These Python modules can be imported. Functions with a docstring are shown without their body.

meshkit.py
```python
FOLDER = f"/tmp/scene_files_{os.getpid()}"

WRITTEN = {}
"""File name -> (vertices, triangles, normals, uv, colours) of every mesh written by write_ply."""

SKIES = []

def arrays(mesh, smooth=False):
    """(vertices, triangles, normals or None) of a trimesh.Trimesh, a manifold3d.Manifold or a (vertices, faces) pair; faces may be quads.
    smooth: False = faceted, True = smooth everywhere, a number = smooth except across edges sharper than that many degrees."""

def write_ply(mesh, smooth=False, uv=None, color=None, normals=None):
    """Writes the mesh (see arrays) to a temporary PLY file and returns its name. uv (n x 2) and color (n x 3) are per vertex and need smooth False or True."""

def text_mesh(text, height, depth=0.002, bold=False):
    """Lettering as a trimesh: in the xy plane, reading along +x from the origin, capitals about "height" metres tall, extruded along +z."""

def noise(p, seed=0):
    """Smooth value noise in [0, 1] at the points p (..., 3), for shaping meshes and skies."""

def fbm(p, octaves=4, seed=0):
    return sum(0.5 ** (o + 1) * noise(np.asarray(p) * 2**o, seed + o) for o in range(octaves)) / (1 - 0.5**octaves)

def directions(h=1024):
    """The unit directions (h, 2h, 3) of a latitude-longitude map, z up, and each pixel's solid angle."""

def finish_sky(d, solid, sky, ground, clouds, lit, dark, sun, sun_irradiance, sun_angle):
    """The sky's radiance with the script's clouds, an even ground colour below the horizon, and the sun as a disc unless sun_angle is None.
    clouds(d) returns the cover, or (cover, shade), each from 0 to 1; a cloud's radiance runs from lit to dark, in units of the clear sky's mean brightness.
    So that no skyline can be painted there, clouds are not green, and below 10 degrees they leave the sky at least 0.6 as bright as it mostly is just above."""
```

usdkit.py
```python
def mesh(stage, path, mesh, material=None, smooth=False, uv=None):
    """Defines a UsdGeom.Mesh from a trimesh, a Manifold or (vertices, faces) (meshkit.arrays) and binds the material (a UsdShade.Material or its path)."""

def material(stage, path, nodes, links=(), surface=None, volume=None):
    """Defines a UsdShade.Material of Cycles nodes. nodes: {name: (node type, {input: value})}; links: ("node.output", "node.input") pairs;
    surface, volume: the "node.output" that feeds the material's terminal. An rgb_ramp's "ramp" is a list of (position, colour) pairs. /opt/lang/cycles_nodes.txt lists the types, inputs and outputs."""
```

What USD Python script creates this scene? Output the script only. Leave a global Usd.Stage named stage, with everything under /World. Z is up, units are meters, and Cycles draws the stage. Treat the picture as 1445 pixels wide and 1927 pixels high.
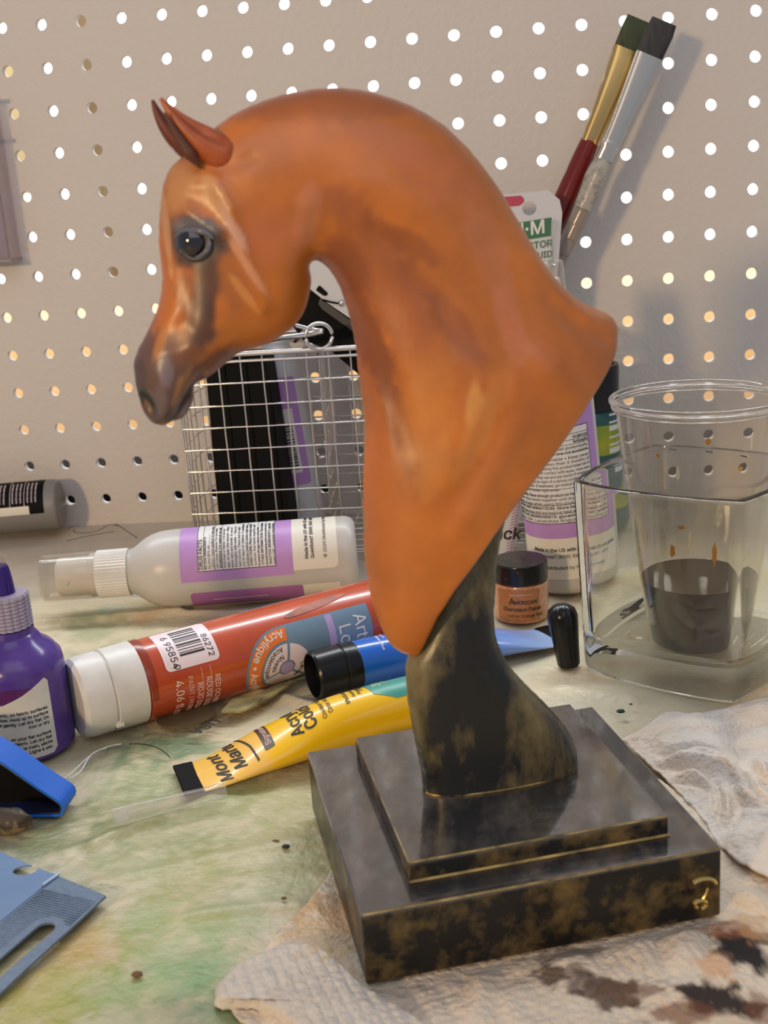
import sys, math
sys.path.insert(0, '/opt/lang')
import numpy as np, trimesh, shapely
import shapely.geometry as sg
from shapely import affinity
from scipy import ndimage, sparse
from scipy.sparse.linalg import spsolve
from scipy.interpolate import RegularGridInterpolator, PchipInterpolator
import usdkit, meshkit
from pxr import Usd, UsdGeom, UsdLux, UsdShade, Gf, Sdf, Vt

rng = np.random.default_rng(7)
stage = Usd.Stage.CreateInMemory()
UsdGeom.SetStageUpAxis(stage, UsdGeom.Tokens.z)
UsdGeom.SetStageMetersPerUnit(stage, 1.0)
UsdGeom.Xform.Define(stage, '/World')
UsdGeom.Scope.Define(stage, '/World/Looks')

# ------------------------------------------------------------------ camera (solved from the 1-inch pegboard grid)
FPX, W, H = 2217.0, 1445, 1927
C = np.array([0.2975358, -0.7627557, 0.2147957])
R = np.array([[0.9940627607524305, 0.08567240204491124, -0.06707806804843841],
              [-0.0406666808613829, -0.27927429691056455, -0.9593498257428456],
              [-0.10092298426510325, 0.9563817786914203, -0.2741321663615213]])   # right, down, forward
cam = UsdGeom.Camera.Define(stage, '/World/camera')
m4 = np.eye(4); m4[0, :3] = R[0]; m4[1, :3] = -R[1]; m4[2, :3] = -R[2]; m4[3, :3] = C
cam.AddTransformOp().Set(Gf.Matrix4d(m4.tolist()))
cam.CreateHorizontalApertureAttr(36.0); cam.CreateVerticalApertureAttr(36.0 * H / W)
cam.CreateFocalLengthAttr(36.0 * FPX / W)
cam.CreateClippingRangeAttr(Gf.Vec2f(0.02, 50))
cam.CreateFStopAttr(30.0); cam.CreateFocusDistanceAttr(0.50)
cam.CreateExposureAttr(0.22)

# ------------------------------------------------------------------ light
def look_at(prim, pos, target):
    f = np.array(target, float) - np.array(pos, float); f /= np.linalg.norm(f)
    r = np.cross(f, [0, 0, 1]); r = r / np.linalg.norm(r) if np.linalg.norm(r) > 1e-6 else np.array([1., 0, 0])
    u = np.cross(r, f)
    m = np.eye(4); m[0, :3] = r; m[1, :3] = u; m[2, :3] = -f; m[3, :3] = pos
    UsdGeom.Xformable(prim).AddTransformOp().Set(Gf.Matrix4d(m.tolist()))
def rect_light(name, pos, target, w, h, color, intensity):
    l = UsdLux.RectLight.Define(stage, '/World/' + name)
    l.CreateWidthAttr(w); l.CreateHeightAttr(h); l.CreateColorAttr(Gf.Vec3f(*color)); l.CreateIntensityAttr(intensity)
    look_at(l.GetPrim(), pos, target); return l
dome = UsdLux.DomeLight.Define(stage, '/World/room_ambience')
dome.CreateColorAttr(Gf.Vec3f(0.84, 0.90, 1.08)); dome.CreateIntensityAttr(0.10)
# warm desk lamp, front left; cool ceiling panel; window light in the room behind the pegboard
rect_light('desk_lamp', (-0.42, -1.70, 0.47), (0.25, -0.40, 0.14), 0.11, 0.11, (1.0, 0.68, 0.34), 232)
rect_light('ceiling_panel', (0.46, -1.22, 0.98), (0.31, -0.35, 0.10), 1.2, 0.75, (0.96, 0.93, 0.95), 0.98)
rect_light('rear_room_light', (0.2, 0.14, 0.75), (0.2, 0.62, 0.22), 1.4, 0.3, (0.92, 0.97, 1.0), 22)

# ------------------------------------------------------------------ helpers
def at(px, py, z=0.0):
    d = np.array([(px - W / 2) / FPX, (py - H / 2) / FPX, 1.0]) @ R
    return C + d * (z - C[2]) / d[2]
def aty(px, py, y):
    d = np.array([(px - W / 2) / FPX, (py - H / 2) / FPX, 1.0]) @ R
    return C + d * (y - C[1]) / d[1]
def lin(c):
    c = np.array(c, float) / 255.0
    return np.where(c < 0.04045, c / 12.92, ((c + 0.055) / 1.055) ** 2.4)
_used = {}
def numbered(path):
    n = _used.get(path, 0); _used[path] = n + 1
    return path if n == 0 else f'{path}_{n:03d}'
def meta(prim, label=None, cat=None, group=None, kind=None):
    for k, v in (('label', label), ('category', cat), ('group', group), ('kind', kind)):
        if v: prim.SetCustomDataByKey(k, v)
SUB = {'facts_text': ['facts_panel'], 'panel_rule': ['facts_panel'], 'maker_text': ['label_base'], 'front_label_rule': ['front_label'], 'front_label_base': ['front_label'], 'barcode': ['barcode_sticker', 'barcode_panel'], 'barcode_digits': ['barcode_sticker'],
       'cap_latch': ['cap'], 'logo_ring': ['brand_panel'], 'logo_disc': ['brand_panel'], 'logo_hub': ['brand_panel'], 'logo_text': ['brand_panel', 'green_block'], 'logo_small_text': ['brand_panel'], 'brand_stripe': ['brand_panel'], 'badge_text': ['signature_badge'], 'barcode_panel': ['lavender_label'],
       'label_text': ['black_label', 'back_label', 'jar_label'], 'label_rule': ['black_label', 'jar_label'], 'label_swoosh': ['back_label'], 'nozzle_tip': ['nozzle'], 'nozzle_hole': ['pump_head'], 'eye_white': ['eye'], 'eyelid': ['eye'], 'ear_hollow': ['ear'], 'slot': ['white_shell'], 'screw': ['white_shell'], 'seam': ['white_shell'],
       'lettering': ['sheet'], 'rib': ['header_strip'], 'foot_line': ['support_pillar'], 'raised_mark': ['base_block']}
class Thing:
    def __init__(self, name, label, cat, base, group=None, kind=None):
        self.path = numbered('/World/' + name); self.base = np.array(base, float); self.parts = {}
        x = UsdGeom.Xform.Define(stage, self.path); x.AddTranslateOp().Set(Gf.Vec3d(*self.base.tolist()))
        meta(x.GetPrim(), label, cat, group, kind)
    def part(self, name, mesh, mat, smooth=35, label=None, colors=None, parent=None, kind=None):
        """mesh in world coordinates"""
        for up in SUB.get(name, ()):
            if parent is None and up in self.parts: parent = self.parts[up]
        p = numbered((parent or self.path) + '/' + name); self.parts.setdefault(name, p)
        put(p, mesh, mat, smooth, colors, self.base); meta(stage.GetPrimAtPath(p), label=label, kind=kind)
        return p
def put(path, mesh, mat, smooth=35, colors=None, base=None):
    if isinstance(mesh, list): mesh = trimesh.util.concatenate(mesh)
    v, f, _ = meshkit.arrays(mesh, False)
    if base is not None: v = v - base
    m = trimesh.Trimesh(v, f, process=False)
    g = usdkit.mesh(stage, path, m, mat, smooth=True if colors is not None else smooth)
    if colors is not None:
        UsdGeom.PrimvarsAPI(g).CreatePrimvar('Cd', Sdf.ValueTypeNames.Color3fArray, 'vertex').Set(Vt.Vec3fArray.FromNumpy(np.asarray(colors, np.float32)))
    return g
def solo(name, mesh, mat, label, cat, smooth=35, colors=None, kind=None, base=None, group=None):
    """a thing that is one mesh"""
    p = numbered('/World/' + name)
    if isinstance(mesh, list): mesh = trimesh.util.concatenate(mesh)
    v, f, _ = meshkit.arrays(mesh, False)
    b = np.array([v[:, 0].mean(), v[:, 1].mean(), v[:, 2].min()]) if base is None else np.array(base, float)
    g = put(p, trimesh.Trimesh(v, f, process=False), mat, smooth, colors, b)
    g.AddTranslateOp().Set(Gf.Vec3d(*b.tolist())); meta(g.GetPrim(), label, cat, group, kind); return g

# materials -------------------------------------------------------
def M(name, col, rough=0.5, metal=0.0, col2=None, scale=60, detail=4, lo=0.35, hi=0.65, bump=0, bscale=300, stretch=(1, 1, 1), attr=False, bdetail=3, **kw):
    n = {'p': ('principled_bsdf', {'roughness': rough, 'metallic': metal, **kw})}; L = []
    n['g'] = ('texture_coordinate', {})
    if attr:
        n['a'] = ('attribute', {'attribute': 'Cd'}); L.append(('a.color', 'p.base_color'))
        if col2 is not None:   # col2 = amount of value mottling
            n['nz'] = ('noise_texture', {'scale': scale, 'detail': detail}); L.append(('g.object', 'nz.vector'))
            n['mr'] = ('map_range', {'from_min': lo, 'from_max': hi, 'to_min': 1 - col2, 'to_max': 1 + col2}); L.append(('nz.fac', 'mr.value'))
            n['hs'] = ('hsv', {}); L += [('mr.result', 'hs.value'), ('a.color', 'hs.color'), ('hs.color', 'p.base_color')]
            L.remove(('a.color', 'p.base_color'))
    elif col2 is not None:
        n['mp'] = ('mapping', {'scale': stretch}); L.append(('g.object', 'mp.vector'))
        n['nz'] = ('noise_texture', {'scale': scale, 'detail': detail, 'roughness': 0.6}); L.append(('mp.vector', 'nz.vector'))
        n['rp'] = ('rgb_ramp', {'ramp': [(0, tuple(col)), (lo, tuple(col)), (hi, tuple(col2)), (1, tuple(col2))]})
        L += [('nz.fac', 'rp.fac'), ('rp.color', 'p.base_color')]
    else:
        n['p'][1]['base_color'] = tuple(col)
    if bump:
        n['bn'] = ('noise_texture', {'scale': bscale, 'detail': bdetail}); L.append(('g.object', 'bn.vector'))
        n['bp'] = ('bump', {'strength': bump, 'distance': 0.001}); L += [('bn.fac', 'bp.height'), ('bp.normal', 'p.normal')]
    return usdkit.material(stage, '/World/Looks/' + name, n, L, surface='p.BSDF')
def pane_mat(name, tint=(0.97, 0.97, 0.97), rough=0.05, haze=0.0, hazecol=(.8, .8, .8)):
    n = {'t': ('transparent_bsdf', {'color': tint}), 'gl': ('glossy_bsdf', {'color': (1, 1, 1), 'roughness': rough}), 'lw': ('layer_weight', {'blend': 0.5}),
         'f': ('math', {'math_type': 'power', 'value2': 4.0}), 'fa': ('math', {'math_type': 'multiply_add', 'value2': 0.75, 'value3': 0.025}), 'mx': ('mix_closure', {})}
    L = [('lw.facing', 'f.value1'), ('f.value', 'fa.value1'), ('fa.value', 'mx.fac'), ('t.BSDF', 'mx.closure1'), ('gl.BSDF', 'mx.closure2')]
    out = 'mx.closure'
    if haze:
        n['d'] = ('diffuse_bsdf', {'color': hazecol}); n['m2'] = ('mix_closure', {'fac': haze})
        L += [('mx.closure', 'm2.closure1'), ('d.BSDF', 'm2.closure2')]; out = 'm2.closure'
    return usdkit.material(stage, '/World/Looks/' + name, n, L, surface=out)

def crinkle(name, rough, s1, d1, s2, d2):
    """vertex-coloured sheet with sharp creases (folded noise) and fine pebbling"""
    n = {'p': ('principled_bsdf', {'roughness': rough}), 'a': ('attribute', {'attribute': 'Cd'}), 'g': ('texture_coordinate', {}),
         'n1': ('noise_texture', {'scale': s1, 'detail': 3.0, 'distortion': 1.2}), 's1': ('math', {'math_type': 'subtract', 'value2': .5}), 'ab': ('math', {'math_type': 'absolute'}),
         'n2': ('noise_texture', {'scale': s2, 'detail': 2.0}), 'b1': ('bump', {'strength': .9, 'distance': d1}), 'b2': ('bump', {'strength': .8, 'distance': d2})}
    L = [('a.color', 'p.base_color'), ('g.object', 'n1.vector'), ('g.object', 'n2.vector'), ('n1.fac', 's1.value1'), ('s1.value', 'ab.value1'), ('ab.value', 'b1.height'), ('n2.fac', 'b2.height'), ('b1.normal', 'b2.normal'), ('b2.normal', 'p.normal')]
    return usdkit.material(stage, '/World/Looks/' + name, n, L, surface='p.BSDF')
MAT = dict(
    peg=M('pegboard_paint', (.62, .57, .52), .6, bump=.6, bscale=260),
    farwall=M('far_wall_paint', (.85, .86, .88), .8),
    orangewood=M('orange_wood', (.62, .36, .16), .6, col2=(.55, .30, .12), scale=8),
    tan=M('tan_wood', (.36, .27, .15), .6, col2=(.26, .18, .09), scale=40),
    yellowcard=M('yellow_card', (.80, .66, .36), .7),
    dark=M('hole_shadow_black', (.004, .0035, .003), .7, specular_ior_level=.05),
    bench=M('bench_paper', (.60, .53, .43), .55, col2=(.52, .44, .33), scale=25, bump=.4, bscale=60),
    chrome=M('chrome_wire', (.72, .69, .66), .18, 1.0),
    blackpl=M('black_plastic', (.005, .005, .006), .26, specular_ior_level=.35),
    blackmatte=M('black_matte', (.003, .003, .003), .6, specular_ior_level=.12),
    whitepl=M('white_plastic', (.70, .68, .64), .38, col2=(.62, .59, .54), scale=70),
    greywhite=M('grey_white_plastic', (.60, .60, .61), .35),
    frosted=M('frosted_bottle', (.52, .49, .45), .34, subsurface_weight=0.2, subsurface_radius=(.6, .6, .6), subsurface_scale=.01),
    lav=M('lavender_print', (.48, .26, .56), .42, col2=(.43, .22, .54), scale=30),
    purplab=M('purple_print', (.36, .13, .36), .42),
    creamlab=M('cream_label', (.72, .68, .58), .45),
    ink=M('black_ink', (.015, .014, .014), .5),
    whiteink=M('white_ink', (.72, .70, .68), .5),
    pinkink=M('pale_pink_ink', (.75, .50, .44), .45),
    red=M('red_ochre_paint_tube', (.50, .075, .022), .24, col2=(.43, .06, .02), scale=40, coat_weight=.3),
    redneck=M('dark_red_neck', (.26, .035, .012), .25),
    pinklab=M('pink_white_sticker', (.78, .66, .68), .4),
    slate=M('slate_blue_print', (.17, .26, .36), .35, col2=(.14, .23, .32), scale=50),
    lavstripe=M('pale_lavender_print', (.42, .32, .58), .35),
    orangeprint=M('orange_print', (.80, .18, .02), .35),
    yellow=M('yellow_tube', (.80, .47, .012), .28, coat_weight=.3, attr=True),
    teal=M('teal_print', (.045, .30, .24), .35),
    bluetube=M('blue_tube', (.02, .10, .5), .22, attr=True, coat_weight=.3),
    purple=M('purple_bottle', (.065, .03, .23), .22, col2=(.10, .05, .28), scale=60),
    clearcap=M('translucent_cap', (.52, .46, .58), .25, transmission_weight=.35),
    purpletip=M('dark_purple_paint', (.03, .008, .16), .12),
    tape=M('blue_tape', (.006, .13, .62), .5),
    tapeback=M('black_tape_inside', (.012, .012, .015), .3, col2=(.01, .02, .08), scale=60),
    bag=M('blue_grey_film', (.17, .27, .44), .22, bump=.15, bscale=90),
    bagstrip=M('ribbed_grey_strip', (.10, .15, .23), .4, col2=(.14, .20, .29), scale=500, stretch=(1, 1, 1)),
    film=pane_mat('clear_plastic_film', (.96, .96, .96), .08, .10),
    binpl=pane_mat('clear_bin_plastic', (.93, .90, .92), .06, .05),
    cup=pane_mat('clear_cup_plastic', (.95, .93, .90), .07, .035, (.66, .60, .54)),
    cuprim=M('clear_cup_rim_plastic', (.95, .94, .92), .06, transmission_weight=1.0, ior=1.42),
    capclear=pane_mat('clear_cap_plastic', (.93, .91, .88), .06, .05),
    glass=M('thick_glass', (.97, .98, .945), .02, transmission_weight=1.0, ior=1.48),
    water=M('dirty_paint_water', (.030, .013, .004), .03, specular_ior_level=.3, col2=(.020, .010, .004), scale=40),
    paint_amber=M('dried_amber_paint', (.48, .22, .03), .4),
    paint_cream=M('dried_cream_paint', (.62, .54, .36), .4),
    jarorange=M('orange_glitter', (.46, .17, .07), .18, col2=(.60, .32, .16), scale=700, coat_weight=1.0),
    jarlid=M('speckled_black_lid', (.008, .008, .008), .22, col2=(.12, .09, .07), scale=160, lo=.6, hi=.72),
    greenlab=M('green_print', (.12, .28, .03), .4, col2=(.42, .40, .02), scale=60),
    tealdark=M('dark_teal_label', (.02, .10, .10), .4),
    gumgreen=M('green_print_dark', (.04, .16, .08), .45),
    rasp=M('raspberry_print', (.46, .05, .10), .4),
    greyclear=pane_mat('grey_clear_plastic', (.85, .82, .76), .08, .45, (.50, .47, .41)),
    redhandle=M('red_lacquer', (.16, .012, .008), .15),
    mauvecore=M('mauve_core', (.24, .075, .06), .2),
    ferrule=M('silver_ferrule', (.68, .63, .54), .2, 1.0),
    goldferrule=M('gold_ferrule', (.62, .42, .16), .22, 1.0),
    bristleg=M('green_bristles', (.045, .065, .018), .6, col2=(.02, .03, .01), scale=400, stretch=(1, 1, .1)),
    bristleb=M('black_bristles', (.012, .011, .012), .5, col2=(.03, .026, .024), scale=400, stretch=(1, 1, .1)),
    bronze=M('drybrushed_bronze', (.008, .0075, .0065), .34, specular_ior_level=.4, col2=(.15, .10, .032), scale=85, lo=.46, hi=.70, detail=6, bump=.35, bscale=160),
    bronzetop=M('dark_bronze_top', (.020, .019, .019), .20, coat_weight=1.0, coat_roughness=.09, coat_ior=2.1, col2=(.12, .10, .085), stretch=(1, .45, 1), scale=110, lo=.46, hi=.74, detail=6, bump=.75, bscale=95),  # grey smears, with reflected lightness of the tops put into the colour
    goldline=M('gold_edge', (.42, .29, .10), .35, .6, col2=(.10, .07, .03), scale=120),
    gold=M('gold_mark', (.80, .60, .22), .25, 1.0),
    horse=M('horse_paint_and_light', (0, 0, 0), .40, attr=True, col2=.12, scale=45, specular_ior_level=.8, bump=.06, bscale=120),
    eye=M('eye_gloss', (.006, .004, .004), .05, coat_weight=1.0),
    iris=M('iris_grey', (.13, .13, .15), .15),
    inear=M('ear_inside', (.10, .03, .012), .6),
    towel=crinkle('paper_towel', .9, 60, .0028, 480, .0012),
    cloth=crinkle('plastic_drop_cloth', .42, 42, .0013, 330, .0006),
    hair=M('dark_hair', (.02, .015, .01), .5),
    thread=M('white_thread', (.7, .72, .66), .5),
    crumb=M('brown_crumb', (.16, .09, .04), .8),
    darkcrumb=M('dark_crumb', (.02, .015, .012), .7),
    greencrumb=M('green_crumb', (.01, .06, .035), .6),
    scrap=M('yellow_green_scrap', (.42, .36, .15), .7, col2=(.10, .08, .03), scale=80),
    brownscrap=M('brown_scrap', (.05, .035, .02), .6, col2=(.40, .28, .14), scale=150, lo=.5, hi=.7),
    stickerdk=M('dark_shaded_sticker', (.10, .08, .045), .35),  # dark sheet, darkened further for the shade under the tube
)

# geometry --------------------------------------------------------
def unit(v): v = np.asarray(v, float); return v / np.linalg.norm(v)
def grid_faces(n, m, closed=False):
    i, j = np.meshgrid(np.arange(n - 1), np.arange(m if closed else m - 1), indexing='ij')
    a = i * m + j; b = i * m + (j + 1) % m; c = (i + 1) * m + (j + 1) % m; d = (i + 1) * m + j
    q = np.stack([a, b, c, d], -1).reshape(-1, 4)
    return np.vstack([q[:, [0, 1, 2]], q[:, [0, 2, 3]]])
def fixn(v, f):
    m = trimesh.Trimesh(v, f, process=False)
    if m.volume < 0: m.invert()
    return m
def rings(P, cap=True):
    """P (n, m, 3): closed rings joined; capped with centre fans"""
    n, m = P.shape[:2]
    v = P.reshape(-1, 3); f = grid_faces(n, m, True)
    if cap:
        c0, c1 = P[0].mean(0), P[-1].mean(0); k = len(v); v = np.vstack([v, c0, c1])
        j = np.arange(m); j2 = (j + 1) % m
        f = np.vstack([f, np.stack([np.full(m, k), j2, j], 1), np.stack([np.full(m, k + 1), (n - 1) * m + j, (n - 1) * m + j2], 1)])
    return fixn(v, f)
def frame(axis, hint=(0, 0, 1)):
    z = unit(axis); x = np.cross(hint, z)
    if np.linalg.norm(x) < 1e-6: x = np.cross((1, 0, 0), z)
    x = unit(x); return x, np.cross(z, x), z
def lathe(profile, origin=(0, 0, 0), axis=(0, 0, 1), seg=48):
    """profile [(r, z)...] solid of revolution, ends may have r = 0"""
    x, y, z = frame(axis); a = np.arange(seg) * 2 * np.pi / seg
    pr = np.array(profile, float); pr[:, 0] = np.maximum(pr[:, 0], 1e-6)
    P = np.array(origin) + pr[:, None, 1:2] * z + pr[:, None, :1] * (np.cos(a)[None, :, None] * x + np.sin(a)[None, :, None] * y)
    return rings(P)
def tube(pts, r, seg=8, closed=False):
    p = np.asarray(pts, float); n = len(p)
    t = (np.roll(p, -1, 0) - np.roll(p, 1, 0)) if closed else np.gradient(p, axis=0)
    t /= np.linalg.norm(t, axis=1, keepdims=True)
    ref = np.array([0, 0, 1.]) if abs(t[:, 2]).mean() < .8 else np.array([1., 0, 0])
    a = np.cross(t, ref); a /= np.linalg.norm(a, axis=1, keepdims=True) + 1e-12; b = np.cross(t, a)
    ang = np.arange(seg) * 2 * np.pi / seg; r = np.broadcast_to(np.asarray(r, float), (n,))
    P = p[:, None] + r[:, None, None] * (np.cos(ang)[None, :, None] * a[:, None] + np.sin(ang)[None, :, None] * b[:, None])
    if closed:
        v = P.reshape(-1, 3); f = grid_faces(n + 1, seg, True) % (n * seg); return fixn(v, f)
    return rings(P)
def smooth_path(pts, n=40):
    p = np.asarray(pts, float); t = np.r_[0, np.cumsum(np.linalg.norm(np.diff(p, axis=0), axis=1))]
    from scipy.interpolate import CubicSpline
    return CubicSpline(t, p)(np.linspace(0, t[-1], n))
def box(c, s, rot=None, bevel=0.0006):
    """chamfered box: centre, size, rotation 3x3 (columns = axes)"""
    import manifold3d as mf
    s = np.array(s, float); b = min(bevel, s.min() * .3)
    if b > 0:
        pts = [np.array([i, j, k]) * (s / 2 - np.array(o) * b) for i in (-1, 1) for j in (-1, 1) for k in (-1, 1) for o in ((1, 1, 0), (1, 0, 1), (0, 1, 1))]
        m = trimesh.convex.convex_hull(np.array(pts))
    else: m = trimesh.creation.box(s)
    v = np.array(m.vertices)
    if rot is not None: v = v @ np.array(rot).T
    return trimesh.Trimesh(v + np.array(c), m.faces, process=False)
def extrude(poly, h, place):
    """extrude shapely polygon(s), place: function (x, y, h) -> world"""
    out = []
    for g in getattr(poly, 'geoms', [poly]):
        m = trimesh.creation.extrude_polygon(g, h, engine='earcut'); out.append(m)
    m = trimesh.util.concatenate(out); v = place(np.array(m.vertices)); return fixn(v, m.faces)
def rrect(x0, y0, x1, y1, r=.002):
    return sg.box(x0 + r, y0 + r, x1 - r, y1 - r).buffer(r, quad_segs=6)
class Surf:
    """surface around an axis: x along the axis, q = arc length from the e0 side towards e1, h outwards"""
    def __init__(s, origin, axis, e0, e1, a, b, c=lambda x: 0 * x):
        s.o, s.ax, s.e0, s.e1, s.a, s.b, s.c = np.array(origin, float), unit(axis), unit(e0), unit(e1), a, b, c
    def P(s, q, x, h=0.0):
        a, b, c = s.a(x), s.b(x), s.c(x); th = q / np.maximum((a + b) / 2, 1e-4)
        return s.o + np.multiply.outer(x, s.ax) + (c + (b + h) * np.cos(th))[..., None] * s.e0 + ((a + h) * np.sin(th))[..., None] * s.e1
    def body(s, xs, seg=56):
        xs = np.asarray(xs, float); r = (s.a(xs) + s.b(xs)) / 2
        th = np.arange(seg) * 2 * np.pi / seg
        return rings(s.P(th[None] * np.maximum(r, 1e-4)[:, None], np.repeat(xs[:, None], seg, 1)))
    def decal(s, poly, t=.00012, h=.00004, edge=.003):
        out = []
        for g in getattr(poly, 'geoms', [poly]):
            m = trimesh.creation.extrude_polygon(g, t, engine='earcut')
            v, f = trimesh.remesh.subdivide_to_size(m.vertices, m.faces, edge)
            out.append(trimesh.Trimesh(s.P(v[:, 0], v[:, 1], v[:, 2] + h), f, process=False))
        m = trimesh.util.concatenate(out); return m
    def text(s, txt, height, q, x, dq=1, dx=1, h=.00018, bold=False, stretch=1.0, align=0):
        m = meshkit.text_mesh(txt, height, .00008, bold); v = np.array(m.vertices)
        v[:, 0] *= stretch
        if align: v[:, 0] -= v[:, 0].max() * align
        return trimesh.Trimesh(s.P(q + dq * v[:, 0], x + dx * v[:, 1], v[:, 2] + h), m.faces, process=False)
def flat_text(txt, height, place, bold=False):
    m = meshkit.text_mesh(txt, height, .0001, bold)
    return trimesh.Trimesh(place(np.array(m.vertices)), m.faces, process=False)
def const(r): return lambda x: np.full_like(np.asarray(x, float), r)
def curve(pts):
    p = np.array(pts, float); f = PchipInterpolator(p[:, 0], p[:, 1]); lo, hi = p[0, 0], p[-1, 0]
    return lambda x: f(np.clip(x, lo, hi))
fbm, noise = meshkit.fbm, meshkit.noise

# ================================================================== SETTING
# pegboard, 1-inch grid of quarter-inch holes; world x = column * 25.4 mm, z = ZR - row * 25.4 mm
ZR, PITCH = 0.3186, 0.0254
px0, px1, pz0, pz1 = -0.22, 0.70, -0.0047, 0.46
holes = [sg.Point(c * PITCH, ZR - r * PITCH).buffer(.0035, quad_segs=6) for c in range(-8, 28) for r in range(-5, 13)
         if px0 + .01 < c * PITCH < px1 - .01 and pz0 + .006 < ZR - r * PITCH < pz1 - .01]
board = sg.box(px0, pz0, px1, pz1).difference(shapely.union_all(holes))
solo('wall_back', extrude(board, .0048, lambda v: np.stack([v[:, 0], v[:, 2], v[:, 1]], 1)), MAT['peg'],
     'cream painted pegboard with rows of round holes behind the bench', 'pegboard wall', smooth=30, kind='structure', base=(0.24, 0, 0))
solo('white_rear_wall', trimesh.creation.box(bounds=[[-2, .95, -1.0], [2.4, 1.0, 1.6]]), MAT['farwall'], 'bright white rear wall behind the pegboard seen through its upper holes', 'partition')  # rear wall of the room beyond the pegboard
solo('wooden_cabinet', box((.2, .62, -.30), (2.4, .20, .76), bevel=.004), MAT['orangewood'], 'orange wood behind the pegboard, glowing through its lower rows of holes', 'cabinet')
solo('dark_filler_box', box((.2, .27, -.33), (2.0, .16, .62), bevel=.004), MAT['dark'], 'added black box standing in for the shadow behind the bottom holes of the pegboard', 'box')  # added black box stands in for shadow behind the lowest holes
solo('wooden_post', box((.0335, .06, .30), (.021, .03, .30), bevel=.002), MAT['tan'], 'brown wooden post behind the third column of pegboard holes from the left', 'post')
solo('yellow_card', box((-.009, .05, .262), (.024, .004, .085), bevel=.0005), MAT['yellowcard'], 'pale yellow card behind the pegboard holes beside the clear bin', 'card')
wb = Thing('workbench', 'cream paper-covered workbench top with fine cracks below the pegboard', 'workbench', (.24, -.4, -.02))
wb.part('bench_top', box((.24, -.45, -.0142), (.94, .94, .019), bevel=.002), MAT['bench'])
crk = []
for pts in ([(128, 998), (150, 985), (180, 978), (215, 985), (240, 1000), (258, 1012)], [(140, 996), (160, 1003), (180, 1000), (205, 988), (223, 990)], [(125, 1018), (160, 1010), (190, 1004), (215, 1000)]):
    crk.append(tube(smooth_path([at(x, y, -.0046) for x, y in pts], 24), .00022, 5))
wb.part('crack', crk, MAT['hair'], label='thin dark crack in the cream paper', kind='stuff')

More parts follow.
